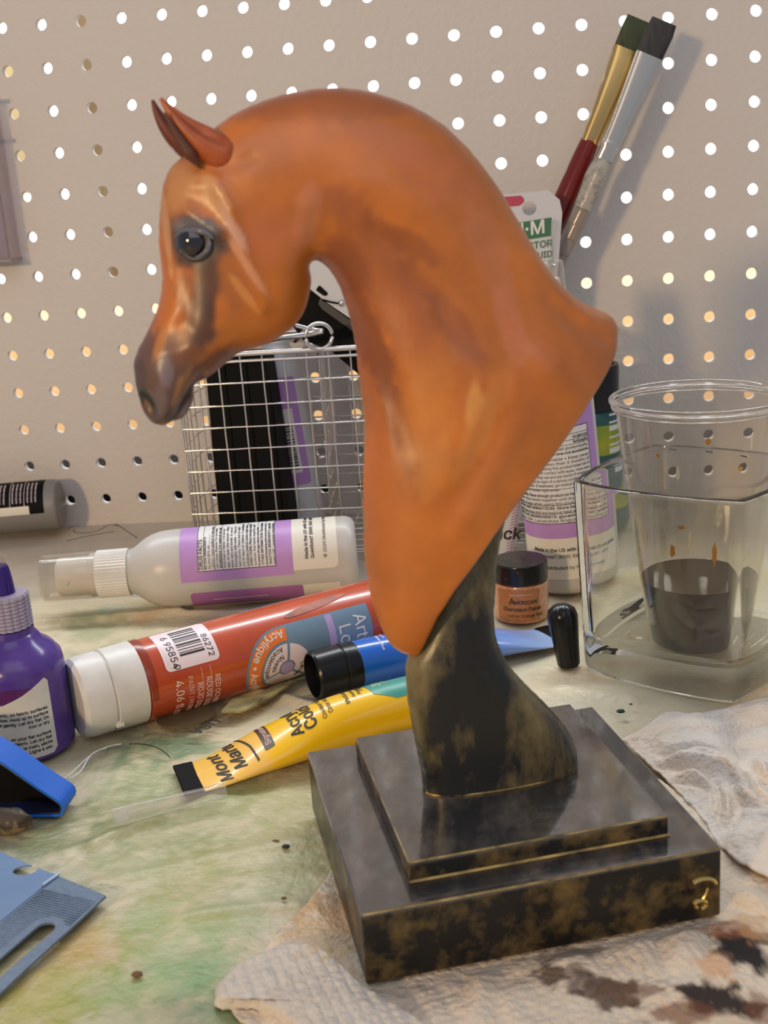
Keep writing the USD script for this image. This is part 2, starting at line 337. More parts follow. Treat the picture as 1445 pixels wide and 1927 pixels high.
# ---- plastic drop cloth: height field with folds and paint stains
SPOTS = [  # px, py, rx mm, ry mm, colour, strength
    (215, 1230, 16, 12, (70, 110, 60), .55), (180, 1180, 14, 10, (90, 130, 80), .5), (330, 1400, 16, 7, (40, 110, 70), .85), (240, 1400, 10, 9, (30, 100, 60), .8), (400, 1500, 24, 12, (120, 140, 70), .7),
    (300, 1470, 20, 10, (70, 120, 60), .7), (250, 1540, 22, 14, (125, 135, 75), .8), (110, 1570, 16, 10, (85, 105, 55), .85), (500, 1590, 18, 12, (150, 155, 90), .6),
    (300, 1640, 18, 8, (120, 155, 95), .55), (440, 1700, 12, 9, (110, 150, 110), .55), (160, 1770, 16, 9, (190, 150, 55), .9), (260, 1730, 10, 7, (90, 150, 60), .7), (90, 1850, 18, 9, (180, 160, 70), .9),
    (220, 1860, 20, 8, (120, 160, 60), .75), (330, 1800, 12, 7, (140, 175, 120), .7), (380, 1830, 9, 8, (95, 150, 90), .75), (420, 1905, 14, 6, (60, 120, 55), .85), (330, 1900, 12, 5, (120, 125, 100), .7),
    (40, 1900, 16, 7, (170, 165, 75), .8), (250, 1150, 14, 9, (170, 165, 110), .6), (150, 1160, 12, 7, (110, 135, 90), .5), (560, 1500, 18, 10, (170, 165, 105), .5), (360, 1660, 16, 9, (175, 160, 95), .6),
    (270, 1160, 6, 4, (190, 135, 70), .6), (215, 1145, 9, 5, (150, 175, 160), .7), (540, 1640, 12, 8, (130, 150, 90), .5), (330, 1745, 20, 8, (165, 175, 110), .6)]
def cloth_z(x, y):
    p = np.stack([x, y, 0 * x], -1)
    z = -.0012 + .0022 * (fbm(p * np.array([14, 26, 1]), 3, 3) - .5) + .0011 * np.abs(noise(p * np.array([60, 95, 1]) + 5 * noise(p * 22, 5)[..., None], 9) - .5)
    for (a, b, amp, w) in (((70, 1172), (330, 1150), .0035, .0035), ((330, 1150), (560, 1150), .002, .003), ((180, 1590), (520, 1440), .0016, .003), ((180, 1660), (640, 1560), .0014, .004), ((120, 1600), (430, 1500), .0012, .003),
                           ((1120, 1330), (1330, 1345), .0012, .003), ((1060, 1290), (1200, 1310), .0012, .003), ((350, 1720), (560, 1690), .0016, .003), ((460, 1290), (610, 1330), .0022, .003)):
        A, B = at(*a)[:2], at(*b)[:2]; d = B - A; L = np.linalg.norm(d); t = np.clip(((x - A[0]) * d[0] + (y - A[1]) * d[1]) / L ** 2, 0, 1)
        dist = np.hypot(x - A[0] - t * d[0], y - A[1] - t * d[1]) ; z = z + amp * np.exp(-(dist / w) ** 2)
    k = np.clip(((x - .215) / .02), 0, 1) * np.clip((-.30 - y) / .02, 0, 1)     # kept low under the paper towels
    return z - .0030 * k
xs = np.arange(-.10, .56, .0017); ys = np.arange(-.66, -.118, .0017)
X, Y = np.meshgrid(xs, ys, indexing='ij')
edge = -.165 + .010 * np.sin(X * 30) + .03 * np.clip((X - .28) / .1, 0, 1)      # ragged rear edge
Y = np.where(Y > edge - .05, edge - .05 + (Y - (edge - .05)) * (.05 / (np.maximum(ys.max() - (edge - .05), 1e-3))), Y)
Zc = np.minimum(cloth_z(X, Y), .0022)
Zc = np.maximum(Zc, -.0042)
pp = np.stack([X, Y, 0 * X], -1)
n1, n2, n3 = fbm(pp * 24, 4, 21), fbm(pp * 70, 4, 22), fbm(pp * 12, 3, 23)
col = np.ones(X.shape + (3,)) * lin((203, 190, 160))
col *= (.88 + .24 * n2)[..., None]
def mixin(c, s): 
    global col
    col = col * (1 - s[..., None]) + lin(c) * s[..., None]
fine = fbm(pp * 260, 3, 24)
left = 1 / (1 + np.exp((X - (.235 + .1 * (n3 - .5))) / .018)) * 1 / (1 + np.exp((Y + .20) / .012))
mixin((184, 174, 132), np.clip((n1 - .42) * 3.2, 0, 1) * .7 * left)
mixin((136, 148, 96), np.clip((n3 - .5) * 5, 0, 1) * np.clip((n2 - .38) * 4, 0, 1) * .42 * left)
mixin((196, 160, 110), np.clip((fbm(pp * 40, 3, 31) - .55) * 4, 0, 1) * .4 * (1 - left))
for (a, b, rx, ry, c, s) in SPOTS:
    q = at(a, b); d = np.hypot((X - q[0]) / (rx * .001), (Y - q[1]) / (ry * .0016)) + 1.5 * (n2 - .5) + 1.2 * (n1 - .5) + 1.3 * (fine - .5)
    mixin(c, np.clip(1.45 - d, 0, 1) * s * .72)
nn, mm = X.shape
V = np.stack([X, Y, Zc], -1).reshape(-1, 3)
solo('drop_cloth', fixn(V, grid_faces(nn, mm)), MAT['cloth'], 'crinkled cream plastic drop cloth stained with green and yellow paint', 'drop cloth', colors=col.reshape(-1, 3), base=(.24, -.48, -.003))
if np.cross(V[mm] - V[0], V[1] - V[0])[2] < 0: pass

# ================================================================== HORSE BUST
A0 = np.array([.2546, -.488, 0.]); U = np.array([math.cos(math.radians(17)), math.sin(math.radians(17)), 0]); N = np.array([-U[1], U[0], 0]); K = np.array([0, 0, 1.])
O = A0 + .053 * U + .0495 * N
H1, H2 = .0225, .029
def pl(px, py, off=0.0):
    """pixel -> (s, w) in millimetres on the bust's mid plane"""
    px, py = np.asarray(px, float), np.asarray(py, float)
    d = np.stack([(px - W / 2) / FPX, (py - H / 2) / FPX, np.ones_like(px)], -1) @ R
    t = ((O + off * N - C) @ N) / (d @ N); P = C + t[..., None] * d - O
    return np.stack([P @ U, P @ K], -1) * 1000
def plist(l): l = np.array(l, float); return pl(l[:, 0], l[:, 1])
def densify(p, n=6):
    p = np.asarray(p, float); q = smooth_path(np.vstack([p, p[:1]]), len(p) * n); return q[:-1]
bust = Thing('horse_bust', 'chestnut-painted horse head and neck bust on a stepped dark bronze base', 'sculpture', O)
rotb = np.stack([U, N, K], 1)
bust.part('base_block', box(O + K * (H1 - .0008) / 2, (.106, .099, H1 - .0008), rotb, .0005), MAT['bronze'], 30, label='wide lower bronze plinth')
up_c = O + (-.0005) * U + (-.0045) * N     # upper plinth from its own corners
uc = (np.array([.268, -.473, 0]) + np.array([.342, -.4505, 0]) + np.array([.318, -.3735, 0]) + np.array([.2426, -.395, 0])) / 4
bust.part('upper_plinth', box(uc + K * (H1 + H2 - .0008) / 2, (.0785, .0805, H2 - H1 - .0008), rotb, .0004), MAT['bronze'], 30, label='narrower upper bronze plinth')
bust.part('plinth_top', box(uc + K * (H2 - .0006), (.0785, .0805, .0012), rotb, .0004), MAT['bronzetop'], 30, label='grey-smeared top of the upper plinth, reflected lightness put into its colour')
bust.part('plinth_top', box(O + K * (H1 - .0006), (.1061, .0991, .0012), rotb, .0004), MAT['bronzetop'], 30, label='grey-smeared top of the lower plinth, reflected lightness put into its colour')
def edge_bar(a, b, r=.0005): return tube([a, b], r, 5)
def cor(c, hx, hy, z): return [c + sx * hx * U + sy * hy * N + K * z for sx, sy in ((-1, -1), (1, -1), (1, 1), (-1, 1))]
b1, b2, b3 = cor(O, .0527, .0492, H1 - .0003), cor(uc, .03895, .03995, H2 - .0003), cor(uc, .0394, .0404, H1 + .0003)
bars = [edge_bar(b1[0], b1[1], .00045), edge_bar(b2[0], b2[1], .00045), edge_bar(b3[0], b3[1], .0006), edge_bar(b2[0], b3[0], .0004), edge_bar(b2[0], b2[3], .0003)]
bust.part('worn_edge', bars, MAT['goldline'], 40, label='worn gold line along the plinth edges', kind='stuff')
def onfront(px, py, h=.0004):
    d = np.array([(px - W / 2) / FPX, (py - H / 2) / FPX, 1.0]) @ R; o = O - .0495 * N
    return C + d * (((o - C) @ N) / (d @ N)) - h * N
bust.part('raised_mark', [tube(smooth_path([onfront(*q) for q in ((1303, 1660), (1320, 1652), (1338, 1653), (1345, 1661))], 16), .00075, 8),
                          tube(smooth_path([onfront(*q) for q in ((1330, 1668), (1326, 1682), (1318, 1694))], 12), .0005, 8),
                          tube(smooth_path([onfront(*q) for q in ((1310, 1706), (1306, 1698), (1316, 1692), (1326, 1695), (1318, 1708))], 16), .00075, 8)], MAT['gold'], 40, label='small raised gold hook on the base front')

HORSE = [(412, 236), (440, 216), (480, 197), (520, 183), (570, 172), (620, 167), (670, 169), (710, 177), (755, 192), (800, 214), (840, 241), (875, 275), (910, 318), (945, 368), (975, 420), (1005, 470), (1035, 515), (1065, 548), (1095, 570), (1125, 583), (1148, 595), (1160, 612), (1158, 640)]
CUT = [(1140, 668), (1113, 703), (1085, 740), (1050, 790), (1010, 845), (975, 890), (945, 930), (905, 985), (870, 1040), (835, 1090), (808, 1140), (795, 1180), (787, 1212)]
CUTX = [(1166, 668), (1172, 710), (1150, 770), (1110, 830), (1070, 890), (1030, 945), (995, 1000), (955, 1060), (915, 1115), (880, 1165), (845, 1215), (812, 1245)]
FRONT = [(772, 1232), (745, 1222), (725, 1195), (708, 1155), (697, 1110), (689, 1050), (686, 990), (685, 930), (687, 870), (689, 820), (686, 770), (678, 710), (670, 650), (660, 600), (647, 555), (630, 518), (612, 497), (595, 488), (582, 492),
         (583, 520), (582, 548), (574, 580), (560, 605), (535, 628), (505, 646), (480, 653), (460, 658), (440, 669), (415, 690), (395, 706), (380, 716), (366, 726), (364, 745), (359, 765), (347, 784), (334, 792), (322, 796),
         (310, 800), (290, 797), (276, 785), (266, 765), (259, 740), (254, 715), (251, 692), (257, 665), (270, 640), (285, 610), (298, 580), (304, 555), (306, 530), (304, 500), (301, 470), (300, 430), (302, 390), (305, 360), (311, 335), (323, 313), (340, 299), (360, 285), (385, 260)]
poly_ext = sg.Polygon(densify(plist(HORSE + CUTX + FRONT), 4)).buffer(0)
poly_true = sg.Polygon(densify(plist(HORSE + CUT + FRONT), 4)).buffer(0)
def field2d(poly, g=.5, pad=6):
    x0, y0, x1, y1 = poly.bounds; gx = np.arange(x0 - pad, x1 + pad, g); gy = np.arange(y0 - pad, y1 + pad, g)
    GX, GY = np.meshgrid(gx, gy, indexing='ij'); inside = shapely.contains_xy(poly, GX.ravel(), GY.ravel()).reshape(GX.shape)
    idx = -np.ones(inside.shape, int); idx[inside] = np.arange(inside.sum()); n = inside.sum()
    rows, cols = [], []
    ii, jj = np.nonzero(inside)
    for di, dj in ((1, 0), (-1, 0), (0, 1), (0, -1)):
        nb = idx[ii + di, jj + dj]; ok = nb >= 0; rows.append(idx[ii, jj][ok]); cols.append(nb[ok])
    rows, cols = np.concatenate(rows), np.concatenate(cols)
    Am = sparse.csr_matrix((-np.ones(len(rows)), (rows, cols)), (n, n)) + 4 * sparse.eye(n)
    h = np.zeros(inside.shape); h[inside] = spsolve(Am.tocsc(), np.full(n, 2.0 * g * g))
    return gx, gy, GX, GY, inside, h
def sdist(inside, g): return (ndimage.distance_transform_edt(inside) - ndimage.distance_transform_edt(~inside)) * g
def seg_dist(GX, GY, pts, along=False):
    p = plist(pts); best = np.full(GX.shape, 1e9)
    if along:
        L = np.r_[0, np.cumsum(np.linalg.norm(np.diff(p, axis=0), axis=1))]; u = np.zeros(GX.shape)
        for k, (a, b) in enumerate(zip(p[:-1], p[1:])):
            d = b - a; t = np.clip(((GX - a[0]) * d[0] + (GY - a[1]) * d[1]) / (d @ d), 0, 1); q = np.hypot(GX - a[0] - t * d[0], GY - a[1] - t * d[1])
            near = q < best; best = np.where(near, q, best); u = np.where(near, (L[k] + t * (L[k + 1] - L[k])) / L[-1], u)
        return best, gsmooth(u, 3)
    for a, b in zip(p[:-1], p[1:]):
        d = b - a; t = np.clip(((GX - a[0]) * d[0] + (GY - a[1]) * d[1]) / (d @ d), 0, 1)
        best = np.minimum(best, np.hypot(GX - a[0] - t * d[0], GY - a[1] - t * d[1]))
    return best
MMPX = np.linalg.norm(np.diff(plist([(500, 500), (600, 500)]), axis=0)) / 100     # mm per pixel on the mid plane
def surface_nets(F, org, h):
    s = F > 0; nx, ny, nz = F.shape
    c = [s[i:nx - 1 + i, j:ny - 1 + j, k:nz - 1 + k] for i in (0, 1) for j in (0, 1) for k in (0, 1)]
    tot = sum(x.astype(np.int8) for x in c); act = (tot > 0) & (tot < 8)
    I, J, Kx = np.nonzero(act); n = len(I); idx = -np.ones(act.shape, np.int64); idx[I, J, Kx] = np.arange(n)
    acc, cnt = np.zeros((n, 3)), np.zeros(n)
    cn = [(i, j, k) for i in (0, 1) for j in (0, 1) for k in (0, 1)]
    val = [F[I + i, J + j, Kx + k].astype(float) for i, j, k in cn]
    for a in range(8):
        for b in range(a + 1, 8):
            d = np.array(cn[b]) - np.array(cn[a])
            if abs(d).sum() != 1: continue
            cross = (val[a] > 0) != (val[b] > 0); t = val[a] / np.where(cross, val[a] - val[b], 1)
            acc += np.where(cross[:, None], np.array(cn[a]) + t[:, None] * d, 0); cnt += cross
    v = (np.stack([I, J, Kx], 1) + acc / cnt[:, None]) * h + org
    faces = []
    for ax in range(3):
        o = [k for k in range(3) if k != ax]
        sl0 = [slice(None)] * 3; sl1 = [slice(None)] * 3; sl0[ax] = slice(0, -1); sl1[ax] = slice(1, None)
        a, b = s[tuple(sl0)], s[tuple(sl1)]; e = np.argwhere(a != b)
        ok = (e[:, o[0]] > 0) & (e[:, o[1]] > 0) & (e[:, o[0]] < F.shape[o[0]] - 1) & (e[:, o[1]] < F.shape[o[1]] - 1); e = e[ok]
        up = a[tuple(e.T)]
        q = []
        for d0, d1 in ((0, 0), (-1, 0), (-1, -1), (0, -1)):
            g = e.copy(); g[:, o[0]] += d0; g[:, o[1]] += d1; q.append(idx[tuple(g.T)])
        q = np.stack(q, 1); flip = up if ax != 1 else ~up
        q = np.where(flip[:, None], q[:, ::-1], q); faces.append(q)
    f = np.vstack(faces); f = np.vstack([f[:, [0, 1, 2]], f[:, [0, 2, 3]]])
    return fixn(v, f)
def gsmooth(a, s): return ndimage.gaussian_filter(a, s)
gx, gy, GX, GY, ins, h2 = field2d(poly_ext)
t0 = np.sqrt(np.maximum(h2, 0))
# how flat the section is, blended from places on the bust
KP = [((350, 420), .60), ((430, 480), .62), ((500, 560), .62), ((330, 640), .75), ((290, 740), 1.0), ((350, 750), 1.0), ((560, 300), .62), ((480, 260), .72), ((700, 300), .56), ((820, 400), .52), ((900, 550), .52),
      ((760, 700), .62), ((900, 800), .60), ((1080, 640), .62), ((760, 1000), .66), ((740, 1180), .75), ((620, 430), .6)]
kp = plist([p for p, _ in KP]); wts = np.exp(-((GX[..., None] - kp[:, 0]) ** 2 + (GY[..., None] - kp[:, 1]) ** 2) / (2 * 11.0 ** 2)) + 1e-9
kf = (wts * np.array([k for _, k in KP])).sum(-1) / wts.sum(-1)
tt = gsmooth(t0, 1.2) * kf
# painted-on muscle forms: strokes in photo positions (width px, amplitude mm)
STROKES = [
    ([(395, 330), (425, 400), (455, 480), (490, 570)], 11, 1.1), ([(352, 345), (395, 350), (430, 395)], 14, .8), ([(345, 395), (375, 415), (405, 435)], 12, 1.3),
    ([(340, 500), (352, 580), (330, 640)], 16, -.9), ([(390, 500), (440, 560), (470, 610)], 20, -.6),
    ([(592, 492), (588, 460), (572, 420), (555, 385)], 24, -1.7), ([(540, 440), (520, 520), (500, 590)], 40, 1.3), ([(565, 390), (560, 430)], 16, .8),
    ([(640, 560), (680, 640), (718, 710), (742, 790), (756, 850)], 24, -1.5), ([(660, 420), (740, 470), (800, 560), (840, 660)], 26, -1.7), ([(600, 340), (700, 350), (790, 400), (870, 490), (920, 600)], 34, 1.2),
    ([(705, 740), (712, 820), (712, 900)], 22, .7), ([(880, 640), (870, 720), (840, 800), (800, 900)], 30, .9), ([(930, 700), (890, 800), (840, 900), (790, 980)], 28, -.9),
    ([(950, 760), (900, 850), (850, 940), (815, 1010)], 24, .9), ([(960, 640), (1020, 700), (1075, 720)], 24, 1.0), ([(1010, 560), (1060, 610), (1120, 630)], 18, -1.3), ([(985, 480), (1030, 545), (1090, 590)], 12, .8),
    ([(378, 700), (358, 728), (340, 758), (320, 796)], 7, -3.2), ([(440, 655), (400, 676), (372, 700)], 10, -1.0), ([(335, 770), (350, 745)], 10, .9), ([(300, 690), (320, 740), (305, 785)], 16, .9), ([(290, 660), (330, 650), (400, 640)], 10, .5),
    ([(271, 734), (279, 750), (288, 768)], 8, -3.6), ([(260, 722), (275, 730), (290, 750), (292, 775)], 6, .8), ([(310, 620), (345, 600), (380, 640)], 12, -.5), ([(400, 320), (440, 310), (465, 300)], 12, -.8)]
fade = np.clip(t0 / 4.0, 0, 1)
for pts, wpx, amp in STROKES:
    w = wpx * MMPX; sd_, u_ = seg_dist(GX, GY, pts, True); tt = tt + amp * np.exp(-(sd_ / w) ** 2) * fade * ((1 - np.abs(2 * u_ - 1) ** 3) if wpx > 18 else 1)
tt = np.maximum(gsmooth(tt, 1.0), 0)
ext_d = sdist(ins, .5)
cut_in = shapely.contains_xy(poly_true, GX.ravel(), GY.ravel()).reshape(GX.shape)
# signed distance to the diagonal cut only
cd = seg_dist(GX, GY, [(1190, 590)] + CUT + [(772, 1300)])
cutpoly = sg.Polygon(np.vstack([plist([(1190, 590)] + CUT + [(772, 1300)]), plist([(1400, 1300), (1400, 590)])]))
cd = np.where(shapely.contains_xy(cutpoly, GX.ravel(), GY.ravel()).reshape(GX.shape), -cd, cd)
t2 = gsmooth(np.where(ins, tt ** 2, -6.0 * np.maximum(-ext_d, 0)), .8)
hv = .75
vx = np.arange(gx[0], gx[-1], hv); vy = np.arange(gy[0], gy[-1], hv); vz = np.arange(-26, 26 + hv, hv)
VX, VY = np.meshgrid(vx, vy, indexing='ij'); q2 = np.stack([VX, VY], -1)
def samp(a): return RegularGridInterpolator((gx, gy), a, bounds_error=False, fill_value=None)(q2)
T2, CD = samp(t2), samp(cd)
tm = np.sqrt(np.maximum(T2, 9.0))
g1 = (T2[..., None] - vz ** 2) / (2 * tm[..., None])
rr = 2.2
hh = np.clip(.5 + .5 * (CD[..., None] - g1) / rr, 0, 1)
F = (CD[..., None] * (1 - hh) + g1 * hh - rr * hh * (1 - hh)).astype(np.float32)
hm = surface_nets(F, np.array([vx[0], vy[0], vz[0]]), hv)
trimesh.smoothing.filter_taubin(hm, iterations=6)
hvx = np.array(hm.vertices)
def world(v): return O + (v[:, :1] * U + v[:, 2:3] * N + v[:, 1:2] * K) * .001
# paint and painted light: chestnut coat, dark muzzle, eye patch, pale crest lines
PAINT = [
    (690, 640, 26, 120, -16, (120, 58, 16), .75), (735, 790, 22, 110, -12, (132, 66, 18), .65), (640, 500, 40, 60, -30, (120, 56, 18), .7), (830, 600, 26, 90, -30, (140, 70, 20), .6), (740, 450, 90, 22, 32, (136, 68, 20), .55), (620, 380, 50, 30, 10, (150, 78, 22), .5),  # dark entries put trough shade into the neck colour
    (900, 720, 30, 60, 30, (208, 126, 50), .5), (855, 745, 16, 50, 10, (222, 160, 80), .55), (790, 860, 26, 70, 18, (206, 130, 44), .5), (930, 600, 30, 90, -12, (204, 124, 86), .5), (985, 660, 30, 30, 0, (200, 116, 66), .4), (720, 270, 90, 34, 20, (192, 106, 66), .45), (562, 400, 26, 56, 20, (208, 134, 100), .4), (505, 440, 60, 60, 0, (198, 110, 62), .45),  # pink and ochre entries paint highlights on neck, shoulder and cheek
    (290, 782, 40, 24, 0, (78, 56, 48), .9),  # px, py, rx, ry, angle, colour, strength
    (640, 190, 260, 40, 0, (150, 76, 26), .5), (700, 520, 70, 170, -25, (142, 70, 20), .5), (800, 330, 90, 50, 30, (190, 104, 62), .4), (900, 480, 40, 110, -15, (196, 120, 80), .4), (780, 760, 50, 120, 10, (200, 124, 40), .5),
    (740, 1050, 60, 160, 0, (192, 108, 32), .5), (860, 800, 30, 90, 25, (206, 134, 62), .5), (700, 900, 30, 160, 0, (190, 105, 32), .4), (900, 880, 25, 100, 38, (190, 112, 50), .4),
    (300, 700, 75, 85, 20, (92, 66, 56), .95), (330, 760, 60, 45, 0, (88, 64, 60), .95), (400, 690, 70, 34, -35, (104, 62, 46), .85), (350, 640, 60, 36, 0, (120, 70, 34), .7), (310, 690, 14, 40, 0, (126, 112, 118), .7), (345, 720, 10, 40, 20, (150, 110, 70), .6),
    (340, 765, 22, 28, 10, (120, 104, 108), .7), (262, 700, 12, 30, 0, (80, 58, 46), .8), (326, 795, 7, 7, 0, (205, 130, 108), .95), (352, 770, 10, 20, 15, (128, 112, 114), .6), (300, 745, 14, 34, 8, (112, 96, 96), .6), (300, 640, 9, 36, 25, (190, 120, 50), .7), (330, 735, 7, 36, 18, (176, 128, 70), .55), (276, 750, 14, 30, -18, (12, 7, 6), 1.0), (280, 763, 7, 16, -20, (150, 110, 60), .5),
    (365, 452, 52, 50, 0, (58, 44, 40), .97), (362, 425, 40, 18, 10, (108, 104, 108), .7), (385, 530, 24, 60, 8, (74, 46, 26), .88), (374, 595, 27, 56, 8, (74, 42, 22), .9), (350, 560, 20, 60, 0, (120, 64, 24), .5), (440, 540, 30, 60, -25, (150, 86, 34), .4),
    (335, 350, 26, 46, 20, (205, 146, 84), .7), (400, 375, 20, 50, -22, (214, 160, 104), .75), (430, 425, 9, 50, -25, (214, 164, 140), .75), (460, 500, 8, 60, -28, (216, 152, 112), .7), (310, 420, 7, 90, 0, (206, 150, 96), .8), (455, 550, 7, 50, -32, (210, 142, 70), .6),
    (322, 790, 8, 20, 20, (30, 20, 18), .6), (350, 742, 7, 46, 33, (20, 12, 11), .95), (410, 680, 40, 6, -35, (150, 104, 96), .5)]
sw = hvx[:, :2]
n_a, n_b = fbm(hvx * .09, 4, 41), fbm(hvx * .35, 3, 42)
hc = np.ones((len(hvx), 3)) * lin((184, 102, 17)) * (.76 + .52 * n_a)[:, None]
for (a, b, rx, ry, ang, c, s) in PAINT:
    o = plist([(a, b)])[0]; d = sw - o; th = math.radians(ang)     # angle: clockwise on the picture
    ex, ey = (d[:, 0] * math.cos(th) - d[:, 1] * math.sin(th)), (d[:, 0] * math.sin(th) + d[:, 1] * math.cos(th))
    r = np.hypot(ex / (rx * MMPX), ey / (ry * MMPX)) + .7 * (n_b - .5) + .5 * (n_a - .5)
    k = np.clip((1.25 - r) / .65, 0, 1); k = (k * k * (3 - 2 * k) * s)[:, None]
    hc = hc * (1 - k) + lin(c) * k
dcut = RegularGridInterpolator((gx, gy), cd, bounds_error=False, fill_value=None)(sw)
kk = np.clip((.9 - dcut) / .8, 0, 1)[:, None]; hc = hc * (1 - kk) + np.array([.01, .01, .009]) * kk
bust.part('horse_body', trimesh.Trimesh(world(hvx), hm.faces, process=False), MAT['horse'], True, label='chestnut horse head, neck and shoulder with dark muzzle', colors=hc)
TT = RegularGridInterpolator((gx, gy), tt, bounds_error=False, fill_value=0)
def onskin(px, py, lift=0.0, side=-1):
    """point on the near cheek under a pixel of the mid plane (mm frame -> world)"""
    s = plist([(px, py)])[0]; t = float(TT(s)) + lift
    # correct for parallax of the near surface
    s2 = pl(px, py, side * t * .001); t = float(TT(s2)) + lift
    s2 = pl(px, py, side * t * .001)
    return O + (s2[0] * U + side * t * N + s2[1] * K) * .001
# eye: dark ball, pale crescent, lids
ec = onskin(365, 455, -2.6)
bust.part('eye', trimesh.Trimesh(np.array(trimesh.creation.icosphere(3, .0048).vertices) * [1, .9, 1] + ec, trimesh.creation.icosphere(3, .0048).faces, process=False), MAT['eye'], True, label='glossy black horse eye')
bust.part('eye_white', tube(smooth_path([onskin(x, y, .9) for x, y in ((392, 446), (394, 462), (385, 476), (368, 484))], 20), np.r_[np.linspace(.0003, .0008, 10), np.linspace(.0008, .0003, 10)], 8), MAT['iris'], True, label='grey rim behind the eye')
def lid(pts, r, lift): return tube(smooth_path([onskin(x, y, lift) for x, y in pts], 24), np.r_[np.linspace(r * .4, r, 8), np.full(8, r), np.linspace(r, r * .4, 8)], 8)
bust.part('eyelid', lid([(330, 447), (345, 436), (365, 433), (385, 437), (402, 449)], .0010, .5), MAT['iris'], True, label='grey upper eyelid')
bust.part('eyelid', lid([(332, 455), (345, 474), (362, 487), (384, 484), (400, 468)], .0008, .1), M('lid_dark', (.04, .03, .028), .4), True, label='dark lower eyelid')
# ears: tapered, hollow towards the front
def ear(path, radii, off, hollow_ang):
    p = np.array([O + (pl(x, y, off)[0] * U + off * 1000 * N + pl(x, y, off)[1] * K) * .001 for x, y in path]); p = smooth_path(p, 26)
    rad = PchipInterpolator(np.linspace(0, 1, len(radii)), radii)(np.linspace(0, 1, 26)) * MMPX * .001
    t = np.gradient(p, axis=0); t /= np.linalg.norm(t, axis=1, keepdims=True); b = np.cross(t, N); a = N[None] - (t @ N)[:, None] * t; a /= np.linalg.norm(a, axis=1, keepdims=True)
    th = np.arange(28) * 2 * np.pi / 28; dent = 1 - .75 * np.exp(-((np.angle(np.exp(1j * (th - hollow_ang)))) / .55) ** 2)
    frac = np.clip((np.linspace(0, 1, 26) - .16) * 3, 0, 1)[:, None]
    sc = 1 - frac * (1 - dent[None])
    return rings(p[:, None] + rad[:, None, None] * sc[..., None] * (np.cos(th)[None, :, None] * a[:, None] * .85 + np.sin(th)[None, :, None] * b[:, None]))
e1 = ear([(446, 312), (400, 278), (362, 250), (338, 228), (318, 205), (302, 185)], [14, 32, 30, 22, 12, 3], -.0072, -2.3)
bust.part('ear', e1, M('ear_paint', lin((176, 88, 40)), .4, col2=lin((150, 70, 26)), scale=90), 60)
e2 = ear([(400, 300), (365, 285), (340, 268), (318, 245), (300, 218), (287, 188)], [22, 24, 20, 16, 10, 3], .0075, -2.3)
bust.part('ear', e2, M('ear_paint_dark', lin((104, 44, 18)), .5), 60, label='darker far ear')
inn = [onskin(x, y, .2) for x, y in ((366, 305), (352, 284), (336, 262))]
bust.part('ear_hollow', tube(smooth_path([O + (pl(x, y, -.0085)[0] * U - 9.6 * N + pl(x, y, -.0085)[1] * K) * .001 for x, y in ((378, 318), (356, 288), (338, 262), (322, 236), (310, 212))], 20), np.r_[np.linspace(.0002, .0017, 6), np.linspace(.0017, .0003, 14)], 8), MAT['inear'], True, label='dark hollow of the near ear')
# black pillar
PIL = [(1128, 690), (1112, 716), (1092, 748), (1050, 815), (1004, 882), (970, 925), (955, 962), (942, 1010), (934, 1060), (929, 1120), (927, 1170), (936, 1215), (956, 1252), (990, 1290), (1025, 1325), (1055, 1358), (1076, 1392), (1083, 1418), (1084, 1450), (1086, 1490),
       (800, 1500), (797, 1470), (788, 1420), (778, 1370), (769, 1320), (764, 1270), (768, 1240), (788, 1205), (810, 1150), (850, 1060), (920, 940), (1000, 830), (1060, 750), (1095, 695)]
polp = sg.Polygon(densify(plist(PIL), 4)).buffer(0)
px_, py_, PX, PY, pin, ph = field2d(polp)
pt = np.minimum(np.sqrt(np.maximum(ph, 0)) * .75, 14); pt = 11.0 * np.tanh(pt / 11.0)
lowk = np.clip((52 - PY) / 14, 0, 1); pt = pt * (1 - .0 * lowk)
pt2 = gsmooth(np.where(pin, pt ** 2, -6 * np.maximum(-sdist(pin, .5), 0)), .8)
vx = np.arange(px_[0], px_[-1], hv); vy = np.arange(py_[0], py_[-1], hv); vz = np.arange(-16, 16 + hv, hv)
VX, VY = np.meshgrid(vx, vy, indexing='ij')
T2 = RegularGridInterpolator((px_, py_), pt2, bounds_error=False, fill_value=-5)(np.stack([VX, VY], -1)); tm = np.sqrt(np.maximum(T2, 9.0))
F = ((T2[..., None] - vz ** 2) / (2 * tm[..., None])); F = np.minimum(F, (VY - (H2 * 1000 - .3))[..., None]).astype(np.float32)
pm = surface_nets(F, np.array([vx[0], vy[0], vz[0]]), hv); trimesh.smoothing.filter_taubin(pm, iterations=4)
bust.part('support_pillar', trimesh.Trimesh(world(np.array(pm.vertices)), pm.faces, process=False), M('pillar_bronze', (.010, .010, .009), .32, col2=(.34, .26, .10), scale=42, lo=.44, hi=.74, detail=6, stretch=(1, 1, .45), bump=.25, bscale=130), True, label='dark bronze pillar flaring into a foot')  # gold mottle strengthened to stand in for the highlight on the heel
fl = [O + (s * U + v * N) * .001 + K * (H2 + .0003) for s, v in [(-24 + 51.5 * k, -9.2 * math.sqrt(max(0, 1 - (2 * k - 1) ** 2)) ** .8 - .2) for k in np.linspace(.02, .98, 30)]]
bust.part('foot_line', tube(fl, .00045, 6), MAT['goldline'], True, label='thin gold line round the pillar foot')

